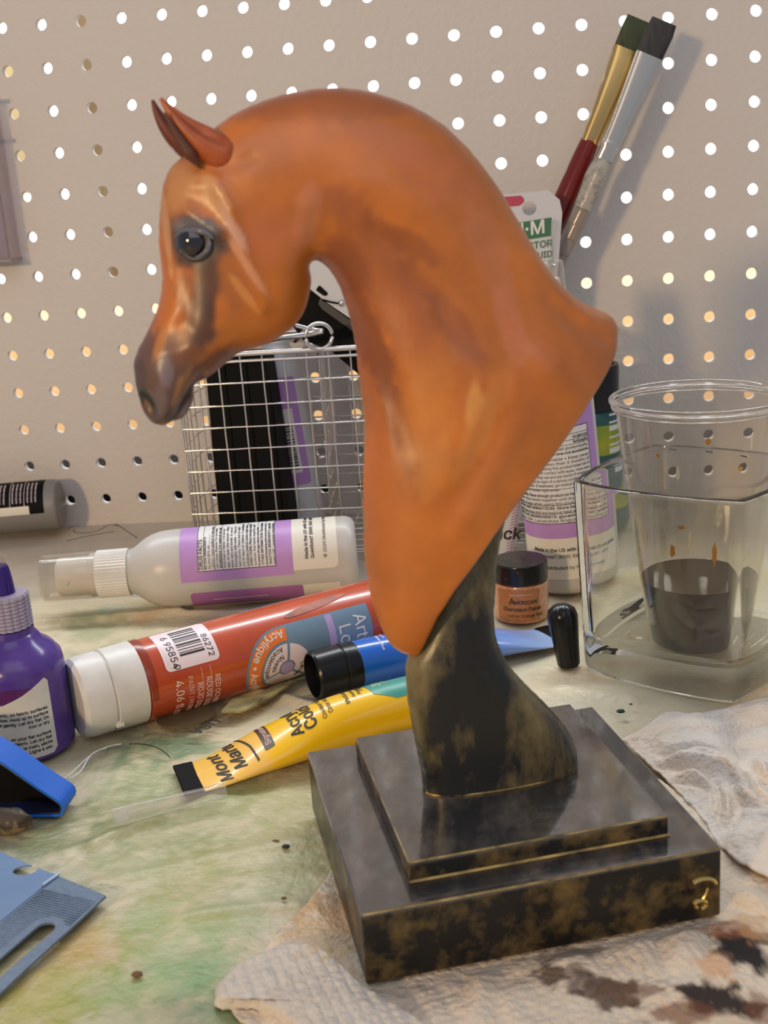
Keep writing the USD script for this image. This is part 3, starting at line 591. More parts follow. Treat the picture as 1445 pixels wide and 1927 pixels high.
# ================================================================== PAPER TOWELS
def towel(name, outline, label, zfun, colfun, nr=46, seg=260, thick=.0007, group=None):
    P = np.array([at(x, y)[:2] for x, y in outline]); P = smooth_path(np.vstack([P, P[:1]]), seg + 1)[:-1]
    P = P + .0008 * (fbm(np.c_[P * 300, 0 * P[:, :1]], 2, 3)[:, None] - .5)
    c = sg.Polygon(P).representative_point(); c = np.array([c.x, c.y]) if False else P.mean(0)
    r = np.linspace(0, 1, nr) ** .8; r[0] = .002
    G = c + r[:, None, None] * (P - c)[None]
    z = zfun(G[..., 0], G[..., 1], np.repeat(r[:, None], seg, 1))
    top = np.concatenate([G, z[..., None]], -1); bot = top[::-1] - [0, 0, thick]
    allr = np.concatenate([top, bot])
    col = colfun(allr[..., 0], allr[..., 1]); m = rings(allr, cap=True)
    colv = np.vstack([col.reshape(-1, 3), col[0].mean(0)[None], col[-1].mean(0)[None]])
    solo(name, m, MAT['towel'], label, 'paper towel', colors=colv)
def quilt(x, y, s=.0032, amp=.0004):
    a, b = (x * .9 + y * .43) / s, (-x * .43 + y * .9) / s
    return amp * (np.abs(np.sin(a * np.pi)) * np.abs(np.sin(b * np.pi))) ** .6
STAINS = [(1392, 1790, 7, 6.5, (36, 30, 28), 1.0), (1352, 1886, 9.5, 4.6, (52, 40, 32), 1.0), (1345, 1830, 5, 4, (206, 150, 100), .6), (1150, 1868, 9, 4, (70, 48, 34), .85), (1195, 1868, 9, 3, (104, 70, 48), .7), (1032, 1838, 3.6, 3, (94, 74, 58), .9), (1090, 1850, 4, 3, (90, 66, 50), .6),
          (1432, 1895, 4, 5, (120, 74, 48), .6), (1290, 1915, 10, 3, (110, 66, 40), .7), (1370, 1752, 8, 3, (150, 92, 60), .6), (1440, 1770, 5, 3, (80, 50, 36), .7), (1420, 1740, 6, 5, (206, 160, 110), .5), (1060, 1795, 12, 2.4, (80, 60, 46), .6), (620, 1760, 10, 10, (208, 176, 130), .6), (650, 1700, 6, 9, (190, 152, 110), .6), (560, 1700, 4, 6, (196, 160, 110), .5)]
def towel_col(base, warm=.3):
    def f(x, y):
        p = np.stack([x, y, 0 * x], -1); n = fbm(p * 60, 4, 51); n2 = fbm(p * 260, 3, 52)
        c = np.ones(x.shape + (3,)) * lin(base) * (.9 + .2 * n2)[..., None]
        k = (np.clip((n - .45) * 3, 0, 1) * warm)[..., None]; c = c * (1 - k) + lin((214, 178, 138)) * k
        for (a, b, rx, ry, cc, s) in STAINS:
            q = at(a, b); d = np.hypot((x - q[0]) / (rx * .001), (y - q[1]) / (ry * .0015)) + 1.6 * (n2 - .5) + .8 * (n - .5)
            k = (np.clip((1.2 - d) / .35, 0, 1) * s)[..., None]; c = c * (1 - k) + lin(cc) * k
        return c
    return f
def in_base(x, y, m=.004):
    s, v = (x - O[0]) * U[0] + (y - O[1]) * U[1], (x - O[0]) * N[0] + (y - O[1]) * N[1]
    d = np.maximum(np.abs(s) - .053, np.abs(v) - .0495); return np.clip(d / m, 0, 1)
def z_main(x, y, r):
    p = np.stack([x, y, 0 * x], -1)
    free = in_base(x, y, .008)
    z = -.0012 + free * (.0006 + .0048 * np.clip(fbm(p * 32, 3, 61) - .42, 0, 1) + .006 * np.abs(noise(p * np.array([90, 60, 1]) + 3 * noise(p * 30, 8)[..., None], 62) - .5) + quilt(x, y))
    return np.where(free > .02, z, -.0012)
towel('paper_towel', [(412, 1868), (440, 1835), (500, 1785), (560, 1722), (605, 1668), (640, 1600), (800, 1500), (1000, 1420), (1200, 1450), (1330, 1540), (1400, 1600), (1500, 1650), (1640, 1760), (1640, 2040), (1000, 2060), (600, 2030), (470, 1940)],
      'cream quilted paper towel under the bust, blotted with dark brown paint', z_main, towel_col((214, 198, 176)), nr=80, seg=320)
def z_fold(x, y, r):
    p = np.stack([x, y, 0 * x], -1)
    return .0022 + .0020 * np.clip(fbm(p * 30, 2, 71), 0, 1) + quilt(x, y, .0034, .00045) + .0018 * np.clip(1 - r, 0, .5) - .0030 * np.clip((r - .9) / .1, 0, 1) ** 2
towel('paper_towel', [(404, 1880), (414, 1852), (445, 1826), (500, 1800), (560, 1788), (620, 1808), (668, 1852), (720, 1888), (790, 1930), (860, 2040), (700, 2060), (600, 1990), (505, 1916), (455, 1898), (420, 1900)],
      'white quilted paper towel corner folded up in front of the bust base', z_fold, towel_col((206, 196, 182), .1), nr=50, seg=240)
def z_crump(x, y, r):
    p = np.stack([x, y, 0 * x], -1)
    w = np.abs(noise(p * np.array([70, 55, 1]) + 4 * noise(p * 28, 18)[..., None], 82) - .5)
    free = in_base(x, y, .02)
    z = -.0006 + free * (.014 * np.clip(fbm(p * 26, 3, 81) - .32, 0, 1) * np.clip((1 - r) * 3, 0, 1) + .014 * w * np.clip((1 - r) * 5, .15, 1) + .002)
    L = at(1370, 1590)[:2]; M2 = at(1445, 1470)[:2]; d = M2 - L; nrm = np.array([-d[1], d[0]]) / np.linalg.norm(d); k = (x - L[0]) * nrm[0] + (y - L[1]) * nrm[1]
    return z + free * .0025 / (1 + np.exp(k / .0008))
towel('paper_towel', [(1170, 1395), (1195, 1385), (1230, 1362), (1262, 1346), (1310, 1351), (1345, 1345), (1400, 1328), (1470, 1312), (1600, 1300), (1680, 1400), (1660, 1640), (1520, 1690), (1395, 1640), (1330, 1560), (1250, 1470)],
      'crumpled white paper towel beside the right rear corner of the base', z_crump, towel_col((212, 202, 190), .35), nr=70, seg=300)

# ================================================================== BOTTLES AND TUBES
VIEW = np.array([-.1, -1, 0])
def lying(p_a, p_b):
    """frame for a thing lying along p_a -> p_b: axis, up, side towards the viewer"""
    ax = unit(np.array(p_b) - np.array(p_a)); side = unit(np.cross(ax, [0, 0, 1])); side = side if side @ VIEW > 0 else -side
    return ax, np.array([0, 0, 1.]), side
DRUG = ["DRUG FACTS", "ACTIVE INGREDIENTS:", "Alcohol 80% v/v ...............", "USE(S): Hand sanitizer to help reduce", "can cause disease. For use when", "WARNINGS: For external use only", "from heat or flame \u2022 Do not use", "age, on open skin wounds \u2022 When", "eyes, ears and mouth. In case of",
        "thoroughly with water. \u2022 Stop use", "rash occurs. These may be signs", "out of reach of children. If swallowed", "a Poison Control Center right away.", "DIRECTIONS: Place enough product", "surfaces. Rub hands together until", "6 years of age when using this", "OTHER INFORMATION: Store below", "Avoid freezing and excessive heat", "INACTIVE INGREDIENTS: glycerin", "water USP, Lavandula Angustifolia"]
BOLD = {0, 1, 5, 13, 16, 18}
RULES = [1, 3, 5, 13, 16, 18]
RB, LB = .0208, .122
bprof = curve([(0, .0115), (.004, .013), (.010, .0172), (.018, .0202), (.026, RB), (LB - .006, RB), (LB - .002, RB - .0012), (LB, RB - .004)])   # x from the neck to the base
def sanitizer(label, S, dq, cap=True):
    """S: Surf with x from the neck to the base; dq: which way the print runs"""
    base = S.o + S.ax * LB
    T = Thing('spray_bottle', label, 'spray bottle', [S.o[0], S.o[1], 0])
    T.part('bottle_body', S.body(np.r_[0, .002, .004, .007, .010, .014, .018, .022, .026, np.linspace(.032, LB - .006, 14), LB - .004, LB - .002, LB - .0008, LB]), MAT['frosted'], 50)
    lathe_ = lambda pr: lathe(pr, S.o + S.e0 * S.c(np.zeros(1))[0], -S.ax)
    rib = np.arange(96) * 2 * np.pi / 96
    def ribbed(x0, x1, r, n=96, d=.0004):
        a = np.arange(n) * 2 * np.pi / n; rr_ = r - d * (np.arange(n) % 2)
        e = [(r * .9, x0), (1, x0), (1, x1), (r * .9, x1)]
        o = S.o + S.e0 * S.c(np.zeros(1))[0]
        ringsP = []
        for k, (q, xx) in enumerate(e):
            rad = rr_ if q == 1 else np.full(n, q)
            ringsP.append(o - S.ax * xx + rad[:, None] * (np.cos(a)[:, None] * S.e0 + np.sin(a)[:, None] * S.e1))
        return rings(np.array(ringsP))
    T.part('neck_collar', ribbed(-.0005, .0160, .0128), MAT['whitepl'], 20, label='ribbed white collar')
    T.part('pump_head', lathe_([(0, .016), (.0118, .016), (.0118, .0195), (.0105, .020), (.0104, .036), (.0095, .0372), (0, .0372)]), MAT['whitepl'], 40)
    T.part('nozzle_hole', trimesh.creation.icosphere(2, .0016).apply_translation(S.o + S.e0 * S.c(np.zeros(1))[0] - S.ax * .031 + S.e1 * .0098), MAT['greywhite'], True)
    T.part('clear_cap', lathe_([(.0124, .0165), (.0126, .0165), (.0126, .0445), (.0118, .0455), (0, .0457), (0, .0450), (.0112, .0447), (.0119, .044), (.0119, .0165)]), MAT['capclear'], 40, label='clear plastic overcap')
    x0, x1 = .030, .1125; qw = .052
    q0 = -.018 if dq < 0 else -.03
    return T, base
# -- lying bottle
pa, pb = at(243, 1076, RB), at(690, 1040, RB)
ax, up, side = lying(pa, pb)
S1 = Surf(np.array([pa[0], pa[1], 0]), ax, up, side, bprof, bprof, const(RB))
T, _ = sanitizer('frosted hand sanitizer spray bottle lying on its side, cap to the left', S1, -1)
qb = .0290      # lower (viewer side) limit of the printed panel, arc length
T.part('label_band', S1.decal(sg.box(-.022, .030, qb + .0055, .0885), edge=.004), MAT['lav'], 50, label='lavender label band')
T.part('label_base', S1.decal(rrect(-.022, .0885, qb + .0035, .112, .003).union(sg.box(-.022, .0885, qb + .0035, .092)), edge=.004), MAT['creamlab'], 50, label='cream foot of the label')
T.part('facts_panel', S1.decal(sg.box(-.018, .0395, qb, .0795), .00012, .00014, edge=.004), MAT['whiteink'], 50, label='white printed panel')
frame_ = sg.box(-.018, .0393, qb + .0002, .0797).difference(sg.box(-.018, .0396, qb - .0001, .0794))
T.part('panel_rule', [S1.decal(frame_, .0001, .00026, .004)] + [S1.decal(sg.box(-.018, x, qb, x + .00022), .0001, .00026, .004) for x in (.0425, .0480, .0520, .0655, .0710, .0750)], MAT['ink'], 50, kind='stuff')
def xline(i): return .0421 if i == 0 else .0421 + .00198 * i * 1.0
txt = [S1.text(t, .0020 if i == 0 else .00125, qb - .0008, xline(i) - .0002, -1, -1, h=.00028, bold=i in BOLD, stretch=.95) for i, t in enumerate(DRUG)]
T.part('facts_text', txt, MAT['ink'], 30, kind='stuff')
T.part('maker_text', [S1.text('Made in the US with US and global', .0017, .0270, .0965, -1, -1, bold=True), S1.text('Questions? (888) 860-6821', .0017, .0270, .0995, -1, -1, bold=True), S1.text('\u00a9 2020 Distributed by Herbal', .0017, .0270, .1062, -1, -1)], MAT['ink'], 30, kind='stuff')
T.part('front_label', S1.decal(rrect(qb + .0125, .0335, qb + .034, .0925, .002), edge=.004), MAT['purplab'], 50, label='darker lavender front label edge')
T.part('front_label_base', S1.decal(sg.box(qb + .0125, .0925, qb + .034, .112), edge=.004), MAT['creamlab'], 50)
T.part('front_label_rule', S1.decal(sg.box(qb + .0185, .045, qb + .0190, .074), .0001, .0002, .004), MAT['pinkink'], 50)
# -- standing bottle, tilted a little to the left
bc = at(1078, 1128) + np.array([.0005, RB, 0]); bc[2] = 0
tilt = math.radians(4.3); axu = np.array([-math.sin(tilt), 0.0, math.cos(tilt)])
basec = bc + np.array([.0, 0, math.sin(tilt) * (RB - .004) + .0003])
e0 = unit(np.array([.02, -1, 0]) - axu * (np.array([.02, -1, 0]) @ axu)); e1 = np.cross(-axu, e0); e1 = e1 if e1[0] > 0 else -e1
S2 = Surf(basec + axu * LB, -axu, e0, e1, bprof, bprof)
T, _ = sanitizer('frosted hand sanitizer spray bottle standing upright behind the amber jar', S2, 1)
qr = .0165
T.part('label_band', S2.decal(sg.box(-.036, .024, qr + .0065, .0905), edge=.004), MAT['lav'], 50, label='lavender label band')
T.part('label_base', S2.decal(rrect(-.036, .0905, qr + .006, .1125, .003).union(sg.box(-.036, .0905, qr + .006, .094)), edge=.004), MAT['creamlab'], 50, label='cream foot of the label')
T.part('facts_panel', S2.decal(sg.box(-.034, .0338, qr, .0825), .00012, .00014, edge=.004), MAT['whiteink'], 50, label='white printed panel')
T.part('panel_rule', [S2.decal(sg.box(-.034, .0337, qr + .0002, .0826).difference(sg.box(-.034, .0340, qr - .0001, .0823)), .0001, .00026, .004)] + [S2.decal(sg.box(-.034, x, qr, x + .00022), .0001, .00026, .004) for x in (.0372, .0402, .0425, .0466, .0645, .0728, .0772)], MAT['ink'], 50, kind='stuff')
T2L = ["to help reduce bacteria that potentially", "for use when soap and water are not available.", "external use only \u2022 Flammable \u2022 Keep away", "Do not use: in children less than 2 months of", "open skin wounds \u2022 When using this product keep out of", "ears and mouth. In case of contact with eyes, rinse eyes", "thoroughly with water. \u2022 Stop use and ask doctor if irritation or", "rash occurs. These may be signs of a serious condition. \u2022 Keep", "out of reach of children. If swallowed, get medical help or contact", "a Poison Control Center right away.",
       "DIRECTIONS: Place enough product on hands to cover", "surfaces. Rub hands together until dry. Supervise", "6 years of age when using this product to avoid", "OTHER INFORMATION: Store below 110F", "Avoid freezing and excessive heat above 104F", "INACTIVE INGREDIENTS: glycerin, hydrogen", "water USP, Lavandula Angustifolia oil"]
tx = [S2.text('PURPOSE', .0014, qr - .0004, .0398, 1, -1, h=.00028, bold=True, align=1), S2.text('Antiseptic', .0014, qr - .0004, .0421, 1, -1, h=.00028, bold=True, align=1)]
for i, t in enumerate(T2L):
    mm_ = meshkit.text_mesh(t, .00142, .00008); wd = mm_.bounds[1, 0]; L_ = .0475 if i not in (9,) else .03
    tx.append(S2.text(t, .00142, -.0318, .0448 + .00222 * i + (.0006 if i > 1 else 0) + (.0007 if i > 9 else 0), 1, -1, h=.00028, bold=i in (10, 13, 15), stretch=L_ / wd))
T.part('facts_text', tx, MAT['ink'], 30, kind='stuff')
T.part('maker_text', [S2.text('Made in the US with US and global', .0018, -.0200, .0975, 1, -1, bold=True), S2.text('Questions? (888) 860-6821', .0018, -.0200, .1010, 1, -1), S2.text('Distributed by Herbal', .0018, -.0145, .1070, 1, -1)], MAT['ink'], 30, kind='stuff')

# -- red ochre tube
rc = .0173
pa, pb = at(258, 1283, rc), at(640, 1174, rc)
ax, up, side = lying(pa, pb)
RL = .148
ra = curve([(0, rc), (.05, rc * 1.01), (.11, rc * 1.01), (RL, rc * 1.04)]); rb = curve([(0, rc), (.05, rc * .99), (.118, rc * .97), (.136, rc * .70), (RL - .004, .0025), (RL, .0012)])
class Turned(Surf):
    off = 0.0
    def P(s, q, x, h=0.0): return Surf.P(s, q + s.off, x, h)
S3 = Turned(np.array([pa[0], pa[1], 0]), ax, up, side, ra, rb, rb)
T = Thing('paint_tube', 'large red ochre acrylic paint tube with a white flip cap', 'paint tube', [pa[0], pa[1], 0])
T.part('tube_body', S3.body(np.r_[0, np.linspace(.003, RL, 34)], 64), MAT['red'], 50)
cc = S3.o + up * (rc + .0003)
T.part('tube_neck', lathe([(0, -.0012), (rc * .97, -.0012), (rc * 1.004, .0005), (rc * 1.004, .0030), (0, .0030)], cc, ax, 64), MAT['redneck'], 40, label='dark red ring at the cap')
T.part('cap', lathe([(0, -.0275), (rc * .86, -.0275), (rc * .955, -.0258), (rc * .985, -.0225), (rc * .985, -.0150), (rc * .95, -.0146), (rc * .95, -.0140), (rc * 1.0, -.0136), (rc * 1.01, -.0008), (0, -.0008)], cc, ax, 64), MAT['whitepl'], 30, label='white flip cap with a seam')
T.part('cap_latch', box(cc - ax * .0136 + side * rc * .80 - up * rc * .58, (.0035, .0012, .003), np.stack([ax, side, up], 1)), MAT['whitepl'], 30)
S3.off = .0128
b0, b1_ = .0080, .0315
T.part('barcode_sticker', S3.decal(rrect(-.016, b0, .0072, b1_ + .0005, .0022), edge=.003), MAT['pinklab'], 50, label='pale pink barcode sticker')
bars_, q = [], -.0125
wid = rng.choice([.0003, .0003, .0006, .0009], 60); i = 0
while q < .0018 and i < 59:
    bars_.append(sg.box(q, b0 + .0075, q + wid[i], b1_ - .0050)); q += wid[i] + wid[i + 1] * .9 + .00025; i += 2
T.part('barcode', S3.decal(sg.MultiPolygon(bars_), .0001, .00018, .004), MAT['ink'], 50, kind='stuff')
T.part('barcode_digits', [S3.text('6 95854', .0030, -.0105, b0 + .0030, 1, 1, bold=False), S3.text('0', .0026, .0048, b0 + .0036, 1, 1), S3.text('86272', .0026, -.0062, b1_ - .0040, 1, 1)], MAT['ink'], 30)
T.part('volume_text', S3.text('4.06 fl oz / 120 ml', .0034, .0112, .0105, 1, 1, bold=True), MAT['pinkink'], 30)
T.part('colour_text', [S3.text('PAINT / PEINTURE', .0020, .0108, .0162, 1, 1), S3.text('ROJO OCRE', .0023, .0145, .0200, 1, 1, bold=True), S3.text('ROUGE OCRE', .0023, .0130, .0240, 1, 1, bold=True), S3.text('RED OCHRE', .0023, .0130, .0280, 1, 1, bold=True),
                       S3.decal(sg.box(.0085, .0225, .0255, .0227), .0001, .0001), S3.decal(sg.box(.0085, .0265, .0255, .0267), .0001, .0001)], MAT['pinkink'], 30, kind='stuff')
lc = np.array([.0200, .0620]); Rl = .0198; G = Rl / .015
disc = sg.Point(*lc).buffer(Rl, quad_segs=24)
T.part('brand_panel', S3.decal(disc.union(sg.box(lc[0] - .0198, lc[1], .042, .1060)).difference(sg.box(-.05, .106, -.04, .12)), edge=.003), MAT['slate'], 50, label='slate blue printed panel')
T.part('brand_stripe', S3.decal(sg.box(.0010, .0838, .042, .0872), .0001, .00018, .003), MAT['lavstripe'], 50)
ringp = sg.Point(*lc).buffer(.0141 * G, quad_segs=24).difference(sg.Point(*lc).buffer(.0096 * G, quad_segs=24)); wedge = sg.Polygon([tuple(lc), (lc[0] - .03, lc[1] + .0035), (lc[0] - .03, lc[1] - .03), (lc[0] + .03, lc[1] - .03), (lc[0] + .03, lc[1] + .0035)])
T.part('logo_ring', S3.decal(ringp.intersection(wedge), .0001, .00018, .002), MAT['orangeprint'], 50, label='orange ring of the round logo')
inner = sg.Point(*lc).buffer(.0086 * G, quad_segs=24).difference(sg.Point(*lc).buffer(.0030 * G, quad_segs=16))
spokes = shapely.union_all([sg.LineString([tuple(lc), (lc[0] + .012 * G * math.cos(a), lc[1] + .012 * G * math.sin(a))]).buffer(.0006) for a in (.9, 3.0, 5.1)])
T.part('logo_disc', S3.decal(inner.difference(spokes), .0001, .00018, .002), MAT['pinklab'], 50, label='three-part white disc of the logo')
T.part('logo_hub', S3.decal(sg.Point(*lc).buffer(.0024 * G, quad_segs=12), .0001, .0002, .002), MAT['lavstripe'], 50)
def arc_text(s, txt_, height, cq, cx, rad, a0, bold=True, inward=False):
    m = meshkit.text_mesh(txt_, height, .00008, bold); v = np.array(m.vertices)
    th = a0 - v[:, 0] / rad; rr_ = rad + v[:, 1]
    return trimesh.Trimesh(s.P(cq + rr_ * np.cos(th), cx + rr_ * np.sin(th), v[:, 2] + .0003), m.faces, process=False)
# text around the ring: frame (q right, x up): starts on the far side, runs past the cap side
def arc_text2(s, txt_, height, cq, cx, rad, a0, bold=True):
    m = meshkit.text_mesh(txt_, height, .00008, bold); v = np.array(m.vertices); th = a0 + v[:, 0] / rad; rr_ = rad - v[:, 1]
    return trimesh.Trimesh(s.P(cq + rr_ * np.cos(th), cx + rr_ * np.sin(th), v[:, 2] + .0003), m.faces, process=False)
T.part('logo_text', [arc_text2(S3, 'Acrylique \u2022 Acrylic', .0034, lc[0], lc[1], .0176, math.radians(178))], MAT['whiteink'], 30)
T.part('logo_small_text', [arc_text2(S3, 'Acad\u00e9mique', .0022, lc[0], lc[1], .0106, math.radians(190), False), arc_text2(S3, 'Niveau', .0022, lc[0], lc[1], .0073, math.radians(195), False), S3.text('1', .0032, lc[0] - .0007, lc[1] - .0016, 1, 1), arc_text(S3, 'Level', .0022, lc[0], lc[1], .0066, math.radians(100), False)], MAT['ink'], 30)
T.part('brand_text', [S3.text('Artist', .0060, .0040, .0975, 1, 1), S3.text('Loisirs', .0060, .0070, .0892, 1, 1)], MAT['whiteink'], 30)
T.part('top_strip', S3.decal(sg.Polygon([(-.0225, .050), (-.0165, .0515), (-.0175, .066), (-.020, .095), (-.030, .096), (-.030, .05)]), edge=.003), MAT['slate'], 50, label='slate blue strip along the top')
T.part('dried_smear', S3.decal(sg.Point(0, 0).buffer(1, quad_segs=12) and affinity.translate(affinity.rotate(affinity.scale(sg.Point(0, 0).buffer(1, quad_segs=10), .0022, .017), 8), -.0055, .083), .0001, .0001, .003), M('brown_smear', (.20, .07, .04), .5, col2=(.42, .08, .03), scale=200), 50, label='brown smear on the tube')

# -- squeezed 36 ml tubes
def small_tube(name, label, cap_c, dirv, L, r, matkey, colfn, crimp_w=.0125):
    ax = unit([dirv[0], dirv[1], 0]); side = unit(np.cross(ax, [0, 0, 1])); side = side if side @ VIEW > 0 else -side
    a = curve([(0, r), (L * .35, r * 1.06), (L * .7, r * 1.28), (L, crimp_w)]); b = curve([(0, r), (L * .35, r * .93), (L * .7, r * .52), (L - .004, .0010), (L, .0007)])
    S = Surf(np.array([cap_c[0], cap_c[1], .0004]), ax, (0, 0, 1), side, a, b, b)
    T = Thing(name, label, 'paint tube', [cap_c[0], cap_c[1], 0])
    xs = np.r_[-.002, 0, np.linspace(.003, L, 40)]
    m = S.body(xs, 56); x = (np.array(m.vertices) - S.o) @ ax
    T.part('tube_body', m, MAT[matkey], True, colors=colfn(x / L))
    cl = .0075
    T.part('crimp', box(S.o + ax * (L + cl / 2 - .0015) + np.array([0, 0, .0009]), (cl, crimp_w * 2.04, .0013), np.stack([ax, side, [0, 0, 1]], 1), .0003), MAT['blackmatte'], 30, label='flat black crimped end')
    c0 = S.o + np.array([0, 0, r])
    T.part('cap', lathe([(0, .0005), (r * .98, .0005), (r * 1.03, -.0005), (r * 1.03, -.0062), (r * .99, -.0066), (r * .99, -.0070), (r * 1.02, -.0074), (r * 1.0, -.0190), (r * .94, -.0200), (r * .88, -.0200), (r * .82, -.0150), (0, -.0148)], c0, ax, 48), MAT['blackpl'], 30, label='black screw cap')
    return T, S, L
cr = (at(310, 1440, .001) + at(425, 1490, .001)) / 2; capend = at(795, 1325, .0105)
d = capend - cr; d[2] = 0; Ly = np.linalg.norm(d)
def ycol(t):
    c = lin((240, 190, 8)) * np.ones((len(t), 1)); k = np.clip((t - .70) / .02, 0, 1)[:, None]; return c * (1 - k) + lin((240, 190, 84)) * k
T, S4, L4 = small_tube('paint_tube', 'yellow acrylic paint tube with a black crimped end lying beside the base', capend, -d, Ly, .0112, 'yellow', ycol, .0122)
T.part('print_band', S4.decal(sg.Polygon([(-.02, .004), (.0085, .004), (.0085, .013), (.004, .0215), (-.004, .0235), (-.02, .0225)]), edge=.003), MAT['teal'], 50, label='teal printed band')
T.part('volume_text', [S4.text('36ml', .0032, .0005, .0170, -1, 1, bold=True), S4.text('1.22 US fl oz', .0012, .0005, .0145, -1, 1)], M('pale_green_ink', (.45, .55, .32), .4), 30)
T.part('product_text', [S4.text('Acrylic', .0046, .0088, .0520, -1, 1, bold=True), S4.text('Colour', .0046, .0088, .0463, -1, 1, bold=True)], MAT['ink'], 30)
T.part('small_text', [S4.text('Couleur Acrylique', .0017, .0074, .0418, -1, 1), S4.text('Color Acr\u00edlico', .0017, .0062, .0390, -1, 1), S4.text('Medium Yellow', .0017, .0052, .0315, -1, 1), S4.text('Jaune Moyen', .0014, .0030, .0285, -1, 1), S4.text('Amarillo Medio', .0014, .0020, .0260, -1, 1), S4.text('C #12', .0014, .0, .0245, -1, 1)], MAT['ink'], 30, kind='stuff')
T.part('signature_badge', S4.decal(rrect(-.0085, L4 * .70 - .0022, .0068, L4 * .70 + .0018, .0008), edge=.003), M('brown_badge', (.06, .03, .015), .4), 50, label='dark brown badge')
T.part('badge_text', S4.text('Signature', .0021, .0052, L4 * .70 - .0012, -1, 1), MAT['pinkink'], 30)
def script_text(S, t, hgt, q, x):
    m = meshkit.text_mesh(t, hgt, .00008, True); v = np.array(m.vertices); return trimesh.Trimesh(S.P(q - (v[:, 0] * .85 + v[:, 1] * .35), x + v[:, 1] * .85 + v[:, 0] * .10, v[:, 2] + .0002), m.faces, process=False)
T.part('brand_text', [script_text(S4, 'Mont', .0052, .0095, L4 * .865), script_text(S4, 'Marte', .0052, .0080, L4 * .80), S4.decal(sg.LineString([(.0085, L4 * .755), (.001, L4 * .765), (-.009, L4 * .80)]).buffer(.00035), .0001, .0002)], MAT['ink'], 30)
capb = at(668, 1254, .0105); tipb = at(1036, 1199, .001)
d2 = tipb - capb; d2[2] = 0
def bcol(t):
    c = lin((24, 92, 190)) * np.ones((len(t), 1)); k = np.clip((t - .45) / .5, 0, 1)[:, None]; return c * (1 - k) + lin((150, 178, 222)) * k
T, S5, L5 = small_tube('paint_tube', 'blue paint tube with a black screw cap passing behind the pillar', capb, d2, np.linalg.norm(d2), .0106, 'bluetube', bcol, .0118)
T.part('small_text', [S5.text('Phthalo Blue', .0013, -.002, .0105, 1, 1), S5.text('Acrylic', .0012, -.003, .0132, 1, 1)], MAT['whiteink'], 30)

# -- black bottle lying by the pegboard, base to the right
rk = .0168
pb = aty(127, 985, -.030); pb = np.array([at(116, 948, rk)[0], at(116, 948, rk)[1], rk]); dirk = unit(at(0, 958, rk) - pb); dirk[2] = 0; dirk = unit(dirk)
pb[1] = min(pb[1], -.0190); 
sidek = unit(np.cross(dirk, [0, 0, 1])); sidek = sidek if sidek @ VIEW > 0 else -sidek
rkf = curve([(0, rk * .85), (.0012, rk * .97), (.003, rk), (.085, rk), (.093, rk * .6), (.10, rk * .55)])
S6 = Turned([pb[0], pb[1], .0002], dirk, (0, 0, 1), sidek, rkf, rkf, const(rk))
S6.off = .0125
T = Thing('paint_bottle', 'small grey bottle with a black printed label lying against the pegboard', 'paint bottle', [pb[0], pb[1], 0])
T.part('bottle_body', S6.body(np.r_[0, .0006, .0012, .002, .003, np.linspace(.01, .085, 8), .088, .091, .1], 48), M('grey_bottle', (.22, .21, .20), .4), 50)
T.part('bottle_cap', lathe([(0, .095), (.0085, .095), (.009, .097), (.0085, .112), (0, .113)], S6.o + np.array([0, 0, rk]), dirk, 32), MAT['blackpl'], 35)
T.part('black_label', S6.decal(sg.box(-.018, .0085, .0150, .082), edge=.003), MAT['blackmatte'], 50)
tx = [S6.text('varnish acrylic medium gloss', .0011, .0075, .013 + .0026 * i + (.002 if i > 2 else 0) + (.003 if i > 5 else 0), -1, 1, bold=True, stretch=.8) for i in range(18)]
T.part('label_text', tx, MAT['pinklab'], 30, kind='stuff')
T.part('label_rule', S6.decal(sg.MultiPolygon([sg.box(-.018, .0207, .010, .0210), sg.box(-.018, .0300, .0115, .0303)]), .0001, .0002), MAT['pinklab'], 50)
T.part('label_foot', S6.decal(sg.box(.0095, .018, .0150, .08), .0001, .0002, .003), MAT['creamlab'], 50)

# -- purple paint bottle at the left edge
rp = .0188
pc = at(22, 1446); pc = np.array([pc[0], pc[1] + rp, 0])
def zat(px, py): return aty(px, py, pc[1])[2]
prof = [(0, .0003), (rp * .9, .0003), (rp, .002), (rp, .036), (rp * .96, .040), (rp * .80, .044), (rp * .62, .0465), (rp * .55, .049), (.0092, .0500), (.0092, .0525), (0, .0525)]
T = Thing('paint_bottle', 'purple fabric paint bottle with a clear ribbed nozzle cap at left edge', 'paint bottle', pc)
T.part('bottle_body', lathe(prof, pc, seg=64), MAT['purple'], 45)
a = np.arange(60) * 2 * np.pi / 60
def rib(z, r): rr_ = r - .0005 * (np.arange(60) % 3 == 0); return pc + np.stack([rr_ * np.cos(a), rr_ * np.sin(a), np.full(60, z)], 1)
cr_ = []
for z in np.linspace(.0530, .0650, 9): cr_ += [rib(z, .0093), rib(z + .0010, .0093), rib(z + .0011, .0088)]
T.part('nozzle_cap', rings(np.array([rib(.0530, .0080)] + cr_ + [rib(.0665, .0088), rib(.0668, .0070)])), MAT['clearcap'], 25, label='translucent ribbed screw collar')
T.part('nozzle', lathe([(0, .0666), (.0044, .0666), (.0040, .073), (.0032, .0775), (.0026, .0785), (0, .0785)], pc, seg=32), MAT['purpletip'], 45, label='nozzle full of dark purple paint')
T.part('nozzle_tip', lathe([(.0029, .0778), (.0031, .0786), (.0030, .0815), (.0022, .0824), (0, .0824), (0, .0778)], pc, seg=32), MAT['capclear'], 45)
S7 = Surf(pc, (0, 0, 1), (.05, -1, 0), (1, .05, 0), const(rp), const(rp))
